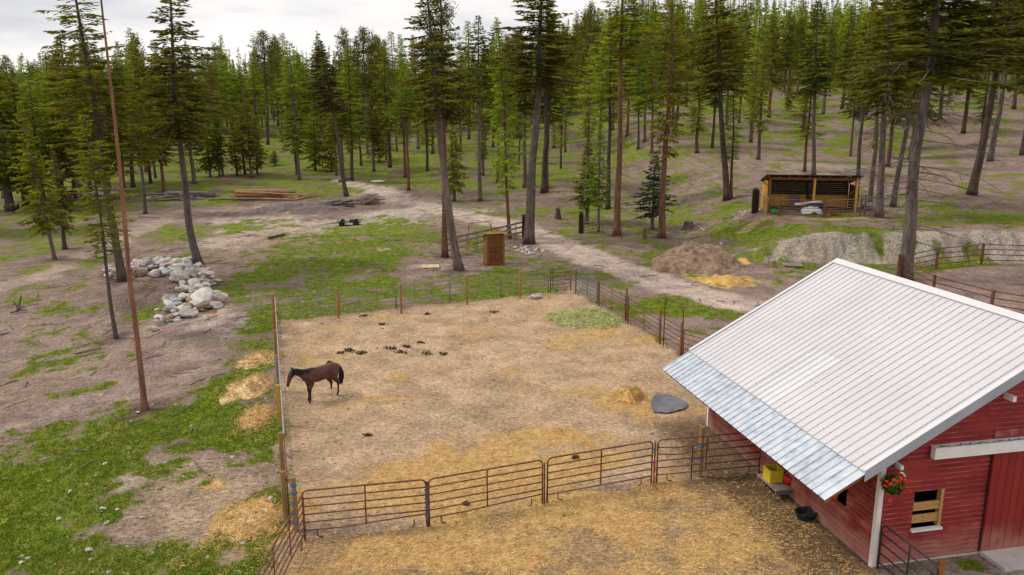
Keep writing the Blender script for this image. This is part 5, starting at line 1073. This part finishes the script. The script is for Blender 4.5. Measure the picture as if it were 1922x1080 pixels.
# boulders: a heap whose stones are parts
def hull(seed, n=22, flat=.75):
    r = random.Random(seed); bm = bmesh.new()
    for _ in range(n):
        d = Vector((r.gauss(0, 1), r.gauss(0, 1), r.gauss(0, 1))).normalized(); bm.verts.new((d.x, d.y*r.uniform(.8, 1.), d.z*flat))
    res = bmesh.ops.convex_hull(bm, input=bm.verts); bmesh.ops.delete(bm, geom=[g for g in res['geom_interior'] if isinstance(g, bmesh.types.BMVert)], context='VERTS')
    bmesh.ops.subdivide_edges(bm, edges=bm.edges, cuts=1, use_grid_fill=True, smooth=.12) ; bmesh.ops.triangulate(bm, faces=bm.faces)
    me = bpy.data.meshes.new('boulder'); bm.to_mesh(me); bm.free(); return me
HULL = [hull(i, 12+i % 5*3) for i in range(10)]
_rm = {}
def rock_mesh(k, mt):
    if (k, mt) not in _rm: me = HULL[k].copy(); me.materials.append(MATS[mt]); me.polygons.foreach_set('use_smooth', [False]*len(me.polygons)); _rm[(k, mt)] = me
    return _rm[(k, mt)]
ring = thing('boulder_pile', 'curved pile of pale boulders around a bare hollow left of the corral', 'rock pile', at(330, 540)); RO = ring.location.copy(); rr_ = random.Random(21)
def rock(P, s, mt, k=None, sq=None, parent=ring, off=RO, sink=.25, name='boulder'):
    k = rr_.randrange(10) if k is None else k; sq = sq or (rr_.uniform(.8, 1.35), rr_.uniform(.75, 1.1), rr_.uniform(.6, .9)); o = link(name, rock_mesh(k, mt), parent)
    o.location = P-off+Vector((0, 0, s*sq[2]*(.75-sink))); o.scale = (s*sq[0], s*sq[1], s*sq[2]); o.rotation_euler = (rr_.uniform(-.3, .3), rr_.uniform(-.3, .3), rr_.uniform(0, 6.3)); return o
spec = [(383, 573, 26, 'white_stone', (1.15, .9, .8)), (350, 596, 17, 'stone', (1.3, .7, .55)), (264, 519, 13, 'brown_stone', (1.1, .9, .9)), (285, 505, 13, 'blue_stone', (1.1, .8, .8)), (338, 531, 18, 'stone', (.9, .9, .9)), (367, 541, 15, 'white_stone', (1, .8, .8)), (370, 552, 14, 'stone', (1.1, .8, .6)), (364, 519, 15, 'stone', (1.1, .8, .8)), (292, 520, 13, 'stone', (1, .8, .8)), (310, 498, 13, 'stone', (1.1, .8, .7)), (334, 508, 11, 'white_stone', (1, .8, .8)), (320, 504, 10, 'stone', (1.4, .5, .5)), (312, 519, 12, 'blue_stone', (1, .8, .8)), (332, 515, 11, 'stone', (1, .8, .8)), (350, 580, 13, 'brown_stone', (1.3, .7, .6)), (329, 598, 9, 'white_stone', (.7, 1, 1)), (321, 588, 12, 'white_stone', (.9, .8, .8)), (328, 572, 11, 'blue_stone', (1, .8, .8)), (318, 567, 12, 'stone', (.9, 1, .8)), (345, 563, 12, 'white_stone', (1.1, .8, .7)), (355, 494, 9, 'white_stone', (1, .8, .9)), (372, 503, 8, 'stone', (1, .8, .8)), (391, 532, 9, 'stone', (1.3, .7, .5)), (404, 552, 9, 'white_stone', (1.3, .6, .5)), (290, 622, 8, 'stone', (1, .8, .8)), (223, 518, 10, 'blue_stone', (.8, .8, 1)), (246, 505, 9, 'stone', (1.2, .8, .6)), (258, 498, 9, 'stone', (1.2, .8, .6)), (346, 548, 11, 'stone', (1.2, .8, .7))]
for u, v, s, mt_, sq in spec: P = at(u, v); rock(P, px(P, s*1.22), mt_, sq=sq, sink=.1)
arc = [at(*q) for q in [(218, 522), (250, 506), (290, 502), (325, 504), (352, 512), (372, 528), (384, 550), (375, 578), (345, 590), (318, 600)]]
for i in range(250):
    q = rr_.random()*(len(arc)-1.001); k = int(q); c = arc[k].lerp(arc[k+1], q-k)+Vector((rr_.gauss(0, .6), rr_.gauss(0, .95), 0)); c.z = tz(c.x, c.y)+rr_.uniform(0, .45); s = rr_.choice([.16, .2, .26, .34, .44]); rock(c, s, rr_.choices(['stone', 'white_stone', 'blue_stone', 'brown_stone'], [.5, .28, .1, .12])[0], sink=.35)
rb = thing('rubble_pile', 'small heap of white rubble at the foot of the thick-trunked fir', 'rock pile', at(990, 470)); RO2 = rb.location.copy()
for i in range(34): c = RO2+Vector((rr_.gauss(0, .55), rr_.gauss(0, .8), 0)); c.z = tz(c.x, c.y); rock(c, rr_.uniform(.09, .22), rr_.choice(['white_stone', 'white_stone', 'blue_stone']), parent=rb, off=RO2, sink=.3, name='stone')
rb2 = thing('rubble_pile', 'scattered grey rubble beside the dark slab post of the shelter', 'rock pile', at(1398, 402)); RO3 = rb2.location.copy()
for i in range(22): c = RO3+Vector((rr_.gauss(0, .7), rr_.gauss(0, .6), 0)); c.z = tz(c.x, c.y); rock(c, rr_.uniform(.10, .22), rr_.choice(['white_stone', 'stone']), parent=rb2, off=RO3, sink=.3, name='stone')
for (u, v, s, mt_, lb) in [(455, 1022, 7, 'stone', 'grey rounded stone below the wide straw heap'), (507, 938, 6, 'white_stone', 'white stone right of the wide straw heap'), (259, 776, 5, 'white_stone', 'pale stone at the foot of the orange pine pole'), (247, 793, 5, 'blue_stone', 'bluish stone just below the orange pine pole'), (168, 1035, 9, 'stone', 'flat pale stone near the bottom in the grass'), (112, 976, 7, 'stone', 'pinkish grey stone in the lower grass'), (194, 956, 6, 'white_stone', 'pale stone under the small earth bank'), (220, 958, 5, 'white_stone', 'upright white stone right of the small earth bank'), (201, 983, 6, 'stone', 'long pale stone lying in the lower grass'), (132, 925, 6, 'white_stone', 'white flat stone left of the small earth bank'), (40, 1058, 6, 'white_stone', 'white stone near the lower left edge of the grass'), (197, 873, 6, 'stone', 'slanted pale stone in the upper grass'), (1007, 560, 12, 'stone', 'flat grey stone outside the far fence near the brown gate'), (997, 560, 5, 'white_stone', 'small white stone under the orange post below the outhouse'), (1354, 460, 5, 'white_stone', 'white stone on the grass right of the brown mound'), (180, 895, 5, 'blue_stone', 'bluish small stone in the upper grass'), (265, 973, 5, 'white_stone', 'white stone on the brown soil below the earth bank'), (387, 1006, 5, 'white_stone', 'white stone left of the wide straw heap')]:
    P = at(u, v); o = tag(rock(P, px(P, s), mt_, parent=None, off=Vector(), name='stone'), lb, 'stone', 'single stones lying in grass and soil')
# logs and poles
def logs(name, label, P, spec, mts, seed=0, rz=0., cat='log pile'):
    o = thing(name, label, cat, P, rz); r = random.Random(seed)
    for (x0, y0, z0, x1, y1, z1, rad) in spec:
        m = MB(); a, b = Vector((x0, y0, z0)), Vector((x1, y1, z1)); mid = a.lerp(b, .5)+Vector((0, r.uniform(-.08, .08), r.uniform(-.03, .05))); m.tube([a, mid, b], [rad, rad*.88, rad*.72], 7); m.build('log', r.choice(mts), o)
    return o
r = random.Random(5)
P = at(350, 374); sp = [((q_ := r.uniform(-5, 1)), r.uniform(-1.6, 1.4), .12+.2*(i//8)+r.uniform(0, .2), q_+r.uniform(1.8, 5.5)*(1 if q_ < 0 else .7), r.uniform(-1.8, 1.6), .10+.2*(i//8)+r.uniform(0, .3), r.uniform(.07, .17)) for i in range(30)]+[(-4.6, -1.6, .1, -1.6, -1.3, .55, .14), (-3, -1.9, .1, .5, -1.5, .3, .12), (0, -1.9, .1, 3.3, -1.3, .2, .1)]
logs('grey_log_pile', 'pile of weathered grey logs behind the bowed tall fir', P, sp, ['log_bark', 'old_wood'], 1)
P = at(505, 374); sp = [(-5.3+r.uniform(0, 1.5), r.uniform(-1, 1.2), .12+.07*i, 3.0+r.uniform(-1.6, 1.6), r.uniform(-1.8, .9), .10+.05*i, r.uniform(.08, .13)) for i in range(14)]+[(-4.8, 1.4, .95, 2.6, 1.6, .95, .17), (-4.6, 1.7, .8, 3.2, 1.6, .8, .17), (-4.6, 1.2, .8, 3.2, 1.2, .8, .17)]+[(2.2+i*.55, -1.6, .12, 4.6+i*.7, 1.4+.2*i, .45, .12) for i in range(4)]+[(-7.2, -2.0, .12, -1.8, -1.6, .2, .13)]
logs('orange_pole_pile', 'long pile of peeled orange poles on the far clearing', P, sp, ['log_orange', 'log_orange', 'log_bark'], 2)
r = random.Random(9)
P = at(685, 383); logs('brush_pile', 'tangled pile of broken branches below the dirt road bend', P, [(r.uniform(-2.2, .2), r.uniform(-1, 1), .1, r.uniform(0, 2.6), r.uniform(-1, 1), r.uniform(.1, 1.2), r.uniform(.05, .13)) for _ in range(40)], ['log_bark', 'twig', 'log_orange'], 3, cat='brush pile')
P = at(628, 388); logs('brush_pile', 'low dark heap of roots left of the tangled branch pile', P, [(r.uniform(-2.6, .2), r.uniform(-.9, .9), .1, r.uniform(0, 2.6), r.uniform(-.9, .9), r.uniform(.1, .8), r.uniform(.06, .16)) for _ in range(34)], ['log_bark', 'bark_grey'], 4, cat='brush pile')
P = at(33, 588); logs('broken_log', 'grey splintered log leaning from a brush heap on the left slope', P, [(0, 0, .1, .35, .1, 1.15, .07), (.1, 0, .1, -.25, .1, .8, .05), (-.4, -.1, .06, .6, .1, .2, .06), (-.2, .1, .1, .6, 0, .4, .05), (-.1, -.2, .1, .25, 0, .5, .06)], ['log_bark', 'twig'], 5, cat='log')
for (u, v, u2, v2, rd, lb, mt_) in ((268, 376, 290, 370, .13, 'short pale peeled log left of the grey log pile', 'pale_wood'), (638, 344, 655, 338, .28, 'thick felled log on the grass by the browning tree', 'log_bark'), (140, 666, 190, 655, .05, 'thin grey branch lying on the left slope', 'twig'), (272, 558, 292, 543, .04, 'pale stick lying in the hollow of the boulder ring', 'twig'), (505, 450, 535, 443, .14, 'brown rotten log lying in the meadow', 'bark_brown'), (260, 408, 300, 410, .06, 'fallen pole lying across the grass under the grey log pile', 'twig'), (0, 630, 18, 626, .05, 'short branch at the left edge of the slope', 'twig'), (1310, 425, 1322, 434, .05, 'white curved stick right of the wide stump', 'pale_wood'), (1150, 390, 1062, 402, .05, 'long grey pole lying behind the field gate', 'twig')):
    a, b = at(u, v), at(u2, v2); m = MB(); m.tube([a+Vector((0, 0, rd)), a.lerp(b, .5)+Vector((0, .05, rd*1.2)), b+Vector((0, 0, rd))], [rd, rd*.9, rd*.7], 7); tag(m.build('fallen_log', mt_), lb, 'log')
def stump(u, v, wpx, hpx, label, mt_='bark_grey', jag=True):
    P = at(u, v); rd = px(P, wpx)/2; h = px(P, hpx)*1.02; o = thing('tree_stump', label, 'stump', P); m = MB(); k = 11; rr2 = random.Random(u)
    m.tube([(0, 0, -.1), (0, 0, .12), (0, 0, h*.5), (0, 0, h*.8)], [rd*1.25, rd, rd*.8, rd*.72], k)
    m.build('trunk', mt_, o); m = MB()
    if jag:
        for j in range(7): a = j*.9; m.tube([(math.cos(a)*rd*.45, math.sin(a)*rd*.45, h*.75), (math.cos(a)*rd*.5, math.sin(a)*rd*.5, h*rr2.uniform(.85, 1.1))], [rd*.26, rd*.07], 5)
        m.build('splinters', 'bark_brown', o)
    else: m.lathe([(0, h*.815), (rd*.70, h*.805), (rd*.72, h*.79)], n=k); m.build('cut_face', 'old_wood', o)
    return o
stump(1047, 411, 13, 21, 'tall splintered stump upslope of the road bend'); stump(1292, 429, 22, 17, 'wide sawn grey stump above the brown mound', jag=False); stump(1210, 449, 9, 20, 'thin reddish broken stump left of the red-trunked larch', 'bark_red')
stump(1653, 408, 10, 24, 'dark burnt stump at the foot of the orange-scarred trunk', 'rubber'); stump(1451, 502, 14, 15, 'sawn round log block beside the pallet scrap below the bank', 'wood_post', False)
# ------------------------------------------------------------------ outhouse
P = at(927, 497); oh = thing('outhouse', 'small brown plank outhouse with a slanting roof', 'outhouse', P, math.radians(13)); w, d, h1, h0 = 1.42, 1.45, 2.62, 2.1
for k in range(17):
    z = .10+k*.147; piece('board', 'brown_wood', oh, (-w/2, .02, z) if z < h0-.1 else (-w/2, -(h1-z)/(h1-h0)*0-.35, z), (.03, d-.02, .138) if z < h0-.1 else (.03, .7, .138))
    piece('board', 'brown_wood', oh, (w/2, 0, z) if z < h0-.1 else (w/2, -.35, z), (.03, d-.02, .138) if z < h0-.1 else (.03, .7, .138))
    if z < h0: piece('board', 'brown_wood', oh, (0, d/2, z), (w, .03, .138))
for x in (-w/2+.06, w/2-.06): piece('corner_board', 'brown_wood', oh, (x, -d/2-.01, 1.27), (.16, .05, 2.5))
piece('header_board', 'brown_wood', oh, (0, -d/2-.012, 2.44), (w-.2, .05, .15)); piece('sill_board', 'brown_wood', oh, (0, -d/2-.01, .08), (w-.2, .05, .14))
dr_ = MB().box((0, -d/2+.02, 1.25), (w-.26, .03, 2.2)).build('door', 'door_wood', oh)
for k in range(12): piece('door_slat', 'door_wood', dr_, (0, -d/2-.005-.006*(k % 2), .28+k*.178), (w-.27, .022, .168))
piece('door_handle', 'pale_steel', dr_, (w/2-.2, -d/2-.05, 1.15), (.03, .04, .14))
a = math.atan2(h1-h0, d); o = MB().box((0, 0, 0), (w+.28, d+.42, .05)).build('roof', 'old_wood', oh); o.location = (0, 0, (h1+h0)/2+.07); o.rotation_euler = (-a, 0, 0)
o = piece('roof_trim', 'honey_wood', oh, (0, -d/2-.20, h1+.08), (w+.30, .04, .14)); piece('base_skid', 'dark_wood', oh, (0, 0, .0), (w+.1, d-.1, .12))
# plank fence (loading chute) behind it
pf = thing('plank_fence', 'weathered three-plank fence slanting behind the outhouse', 'fence', (0, 0, 0)); a, b = at(836, 483), at(981, 446)
pf.location = a; L = (b-a)
for z, c in ((.55, 1), (1.05, 1), (1.50, 1)):
    for k in range(3):
        s0, s1 = k/3, (k+.99)/3; p0, p1 = L*s0, L*s1; z0 = tz(a.x+p0.x, a.y+p0.y)-a.z+z+.25*s0*0; z1 = tz(a.x+p1.x, a.y+p1.y)-a.z+z; beam_piece('plank', 'old_wood' if z > .6 or k else 'log_orange', pf, (p0.x, p0.y, z0), (p1.x, p1.y, z1), .05, .17)
for k in range(7): s0 = .12+k*.13; p0 = L*s0; piece('post', 'old_wood', pf, (p0.x, p0.y+.07, tz(a.x+p0.x, a.y+p0.y)-a.z+.8), (.08, .08, 1.65))
def slab(u, v, wpx, hpx, label, rz=.2): 
    P = at(u, v); o = thing('slab_post', label, 'post', P, rz); h = px(P, hpx)*1.02; w = px(P, wpx); MB().box((0, 0, h/2), (w, w*.75, h)).add([(-w/2, -w*.37, h), (w/2, -w*.37, h), (w/2, w*.37, h+.18), (-w/2, w*.37, h+.18)], [(0, 1, 2, 3)]).build('core', 'dark_wood', o); piece('edge_board', 'brown_wood', o, (w/2+.03, 0, h/2), (.06, w*.8, h)); return o
slab(984, 447, 8, 40, 'dark timber end post of the plank fence by the thick trunk'); slab(1090, 438, 7, 36, 'dark timber post holding the rusty field gate'); slab(1416, 400, 10, 42, 'dark timber slab post standing left of the horse shelter', .1)
P = at(880, 470); ar = thing('steel_arch', 'rusty steel arch frame standing behind the outhouse', 'frame', P, .45); wA = px(P, 46); MB().tube([(0, 0, 0), (0, 0, 2.15), (.1, 0, 2.4), (wA-.1, 0, 2.5), (wA, 0, 2.35), (wA, 0, 0)], .035, 6).tube([(0, 0, 1.95), (.45, 0, 2.42)], .025, 5).tube([(wA, 0, 2.0), (wA-.4, 0, 2.47)], .025, 5).build('arch', 'rust_steel', ar)
a, b = at(1096, 437), at(1167, 449); g = panel(a, b, 'rusty field gate standing open between the timber post and red-barked larch', None, 'rust_steel', h=1.5, rails=4, stays=(.24, .5, .75), name='field_gate', cat='gate', r=.026, feet=False)
logs('pole_rack', 'crossed grey poles lying behind the rusty field gate', at(1120, 428), [(-1.4, 0, .5, 1.9, .2, .75, .07), (-1., -.1, .15, 1.2, .2, .9, .06), (-.4, .3, .9, 2.2, -.2, .3, .06)], ['old_wood'], 8, cat='poles')
# pallets
def pallet(u, v, w, d, label, mt_, rz=0., h=.14):
    P = at(u, v); o = thing('pallet', label, 'pallet', P, rz)
    for k in range(7): piece('slat', mt_, o, (0, -d/2+d*(k+.5)/7, h), (w, d/7*.86, .025))
    for k in (-1, 0, 1): piece('bearer', mt_, o, (k*w*.45, 0, h/2-.01), (.09, d, h-.03))
    for k in (0, 3, 6): piece('slat', mt_, o, (0, -d/2+d*(k+.5)/7, .015), (w, d/7*.8, .02))
    return o
pallet(808, 503, 1.35, 1.25, 'new pale wooden pallet lying on the meadow left of the bowed trunk', 'pale_wood', .1); pallet(1487, 500, 1.5, 1.5, 'weathered pallet lying at the foot of the earth bank', 'old_wood', -.2)
P = at(1000, 341); 
P = at(709, 343); o = thing('white_trough', 'low white round basin on the far clearing', 'basin', P); MB().lathe([(0, .1), (.95, .08), (1.05, .28), (.95, .30), (.85, .16), (0, .16)], n=20).build('shell', 'white_paint', o, True)
P = at(655, 424); o = thing('hay_rake', 'low green farm trailer frame with dark wheels on the meadow edge', 'trailer', P, .12)
MB().box((0, 0, .42), (2.6, 1.3, .07)).build('bed', 'olive_paint', o); MB().tube([(1.3, -.6, .5), (1.5, 0, .75), (1.3, .6, .5)], .04, 5).tube([(-1.2, -.6, .5), (-1.1, 0, .8), (-1.2, .6, .5)], .04, 5).build('hoop', 'olive_paint', o)
for x, y in ((-.7, -.7), (.8, -.7), (-.7, .7), (.8, .7)): wh_ = MB().lathe([(0, -.09), (.3, -.09), (.34, 0), (.3, .09), (0, .09)], n=12).build('wheel', 'tyre', o); wh_.location = (x, y, .33); wh_.rotation_euler = (PI/2, 0, 0)
MB().beam((-1.3, 0, .35), (-2.6, .1, .2), .1, .08).build('drawbar', 'rust_steel', o); MB().box((.4, 0, .55), (.6, .8, .2)).build('seat_box', 'dark_wood', o)
P = at(1256, 760); o = thing('tarp', 'crumpled dark grey tarp lying on the corral floor near the barn', 'tarp', P, -.25); m = MB(); nn = 22; W2, D2 = px(P, 34), 1.15
vs = [((i/nn*2-1)*W2*(1-.25*abs(j/nn*2-1)**2), (j/nn*2-1)*D2*(1-.5*max(0, i/nn*2-1))+.0, .02+.05*math.exp(-((i/nn*2-1.1)/.5)**2)*(1-(j/nn*2-1)**2)+.10*float(fbm(i*.3, j*.3, 1, 3, 4))) for j in range(nn+1) for i in range(nn+1)]
m.add(vs, [(j*(nn+1)+i, j*(nn+1)+i+1, (j+1)*(nn+1)+i+1, (j+1)*(nn+1)+i) for j in range(nn) for i in range(nn)]); m.build('sheet', 'tarp', o, True)
# ------------------------------------------------------------------ horse shelter on the bank
P = at(1440, 400); sh = thing('horse_shelter', 'open-fronted wooden horse shelter with two bays on the hillside', 'shelter', P, math.radians(-9)); W_ = 8.1; D_ = 3.5; HF, HB = 3.45, 2.7
zf = lambda x, y: 0.
for x, n2 in ((.08, 0), (W_*.515, 1), (W_-.08, 2)): piece('front_post', 'honey_wood' if n2 != 0 else 'brown_wood', sh, (x, 0, HF/2-.1), (.2, .2, HF+.1))
for x in (.08, W_*.515, W_-.08): piece('back_post', 'brown_wood', sh, (x, D_, HB/2-.1), (.16, .16, HB+.1))
piece('header_beam', 'brown_wood', sh, (W_/2, -.05, HF-.12), (W_+.1, .09, .26))
for k in range(15): z = -.05+k*.19; mt_ = 'honey_wood' if k < 8 else 'dark_wood'; piece('wall_board', mt_, sh, (W_/2, D_-.1, z+.1), (W_-.2, .03, .18))  # upper boards darker: shade under the roof painted into the wall colour
for k in range(17):
    z = k*.19+.05
    for x in (0, W_): piece('side_board', 'honey_wood' if x == 0 else 'brown_wood', sh, (x-.1*(1 if x == 0 else -1), D_/2, z), (.03, D_, .18)) if z < HB else None
for k in range(2): z = HB+.1+k*.19; piece('side_board', 'honey_wood', sh, (-.1, D_*.3, z), (.03, D_*.55, .18))
ro = MB().box((0, 0, 0), (W_+.7, D_+1.0, .07)).build('roof', 'rubber', sh); ro.location = (W_/2, D_/2-.1, (HF+HB)/2+.16); ro.rotation_euler = (-math.atan2(HF-HB, D_), 0, 0)
for k in range(10): o = piece('rafter', 'brown_wood', sh, (-.1+k*(W_+.2)/9, D_/2-.12, (HF+HB)/2+.045), (.06, D_+.9, .14)); o.rotation_euler = (-math.atan2(HF-HB, D_), 0, 0)
piece('grey_panel', 'old_wood', sh, (W_*.37, D_-.55, .75), (.95, .05, 1.5)); piece('divider', 'brown_wood', sh, (W_*.515, D_*.55, .9), (.05, D_*.8, 1.3))
GS = 'rusty panels around the shelter pen'; _panel = panel
def panel(*a, **k): k.setdefault('r', .034); k.setdefault('mt', 'rust_light') if len(a) < 5 else None; return _panel(*a, **k)
pp = [at(1441, 399), at(1462, 406), at(1545, 408), at(1549, 408), at(1614, 405), at(1621, 404), at(1650, 396)]
panel(pp[0], pp[1], 'short rusty panel at the left corner of the shelter pen', GS, stays=()); panel(pp[1], pp[2], 'rusty panel in front of the left shelter bay', GS); panel(pp[3], pp[4], 'rusty panel in front of the right shelter bay', GS); panel(pp[5], pp[6], 'rusty panel right of the shelter running uphill', GS)
pw = Vector((P.x, P.y, P.z)); pq = pw+Vector((.35, 2.8, 0)); pq.z = tz(pq.x, pq.y); panel(pw+Vector((-.05, -.2, 0)), pq+Vector((-.3, 0, 0)), 'pale panel leaning along the left wall of the shelter', GS, 'pale_steel', stays=())
GSP = 'posts of the shelter pen'
for q_, h_, lb in ((pp[0], 2.3, 'post at the left front of the shelter pen'), (pp[1], 1.6, 'post at the left corner of the shelter pen'), (pp[2], 1.75, 'post between the two shelter bays'), (pp[4], 1.7, 'post at the right end of the shelter'), (pp[5], 1.9, 'post just right of the shelter pen')): post(q_+Vector((.04, -.04, 0)), h_, 'rusty '+lb, GSP, 'rust_steel', .06)
P = at(1522, 400); o = thing('tarp_heap', 'heap of crumpled white tarp over gear inside the shelter pen', 'tarp', P); 
m = MB(); nn = 26; vs = []
for j in range(nn+1):
    for i in range(nn+1):
        a, b = i/nn*2-1, j/nn*2-1; vs.append((a*1.05, b*.8, max(0, 1-a*a*.9-b*b*.9)**.5*.6*(.7+.7*float(fbm(i*.25, j*.25, 1, 3, 9)))-.02))
m.add(vs, [(j*(nn+1)+i, j*(nn+1)+i+1, (j+1)*(nn+1)+i+1, (j+1)*(nn+1)+i) for j in range(nn) for i in range(nn)]); m.build('cover', 'white_tarp', o, True); MB().tube([(-1.5, .3, .75), (-.2, .2, .95), (1.0, .2, 1.05)], .12, 8).build('roll', 'white_tarp', o, True); MB().tube([(-.4, .0, .72), (.6, -.1, .85), (1.05, -.1, .7)], .15, 8).build('hose_coil', 'rubber', o, True)
P = at(1562, 404); o = thing('wooden_box', 'small brown wooden box standing in the shelter pen', 'box', P, .2); w = .62
for k in range(3): piece('board', 'brown_wood', o, (0, -w/2, .1+.17*k), (w, .03, .16)); piece('board', 'brown_wood', o, (0, w/2, .1+.17*k), (w, .03, .16)); piece('board', 'brown_wood', o, (-w/2, 0, .1+.17*k), (.03, w, .16)); piece('board', 'brown_wood', o, (w/2, 0, .1+.17*k), (.03, w, .16))
piece('lid', 'door_wood', o, (0, 0, .54), (w+.06, w+.06, .03))
P = at(1453, 401); o = thing('green_tub', 'bright green feed tub at the left corner of the shelter pen', 'tub', P); MB().lathe([(0, .02), (.26, 0), (.34, .36), (.30, .36), (.24, .05), (0, .05)], n=14).build('shell', 'green_plastic', o, True); MB().lathe([(.33, .34), (.37, .36), (.33, .38), (.30, .36)], n=14).build('rim', 'green_plastic', o, True)
P = at(1631, 393); o = thing('water_tank', 'grey oval water tank lying right of the shelter pen', 'tank', P); MB().lathe([(0, 0), (.55, .02), (.66, .3), (.55, .58), (.2, .66), (0, .66)], n=18, sq=(1.15, .8)).build('shell', 'flashing', o, True); MB().lathe([(.66, .26), (.70, .3), (.66, .34)], n=18, sq=(1.15, .8)).build('band', 'rubber', o)
# vehicles far left
def wheel(o, x, y, r_): 
    w_ = MB().lathe([(r_*.55, -.1), (r_, -.1), (r_*1.05, 0), (r_, .1), (r_*.55, .1)], n=16).build('wheel', 'tyre', o); w_.location = (x, y, r_); w_.rotation_euler = (PI/2, 0, 0)
    h_ = MB().lathe([(0, -.08), (r_*.55, -.06), (r_*.55, .06), (0, .08)], n=12).build('rim', 'pale_steel', w_)
P = at(128, 373); o = thing('buggy', 'small red off-road buggy parked behind the trees on the left', 'buggy', P, .15)
MB().box((0, 0, .62), (2.3, 1.25, .35)).box((-.85, 0, .85), (.7, 1.2, .18)).box((.9, 0, .82), (.6, 1.15, .12)).build('body', 'red_body', o); MB().tube([(-.4, -.6, .8), (-.3, -.55, 1.6), (.6, -.55, 1.6), (.9, -.6, .8)], .04, 5).tube([(-.4, .6, .8), (-.3, .55, 1.6), (.6, .55, 1.6), (.9, .6, .8)], .04, 5).build('roll_cage', 'black_steel', o); MB().box((.15, 0, .9), (.5, 1., .3)).build('seat', 'rubber', o)
for x in (-.8, .85):
    for y in (-.68, .68): wheel(o, x, y, .36)
P = at(190, 376); o = thing('flat_trailer', 'long trailer with white crumpled sheets on its deck behind the left trees', 'trailer', P, .1)
MB().box((0, 0, .75), (5.2, 2.0, .12)).build('deck', 'old_wood', o); MB().box((-1.2, 0, 1.0), (1.6, 1.6, .4)).box((1.1, 0, .95), (2.2, 1.5, .28), rz=.1).build('load_cover', 'white_tarp', o); MB().beam((2.6, 0, .65), (3.9, 0, .45), .12, .1).build('drawbar', 'rust_steel', o)
for x in (-.4, .5):
    for y in (-.95, .95): wheel(o, x, y, .36)
P = at(10, 394); o = thing('parked_trailer', 'silver trailer with dark wheel at the left edge of the clearing', 'trailer', P, .0)
MB().box((0, 0, .75), (3.4, 1.8, .14)).box((0, -.85, .95), (3.4, .06, .3)).box((0, .85, .95), (3.4, .06, .3)).build('body', 'pale_steel', o); MB().beam((-1.7, 0, .65), (-3, 0, .45), .12, .1).build('drawbar', 'black_steel', o)
for y in (-.98, .98): wheel(o, .9, y, .4)
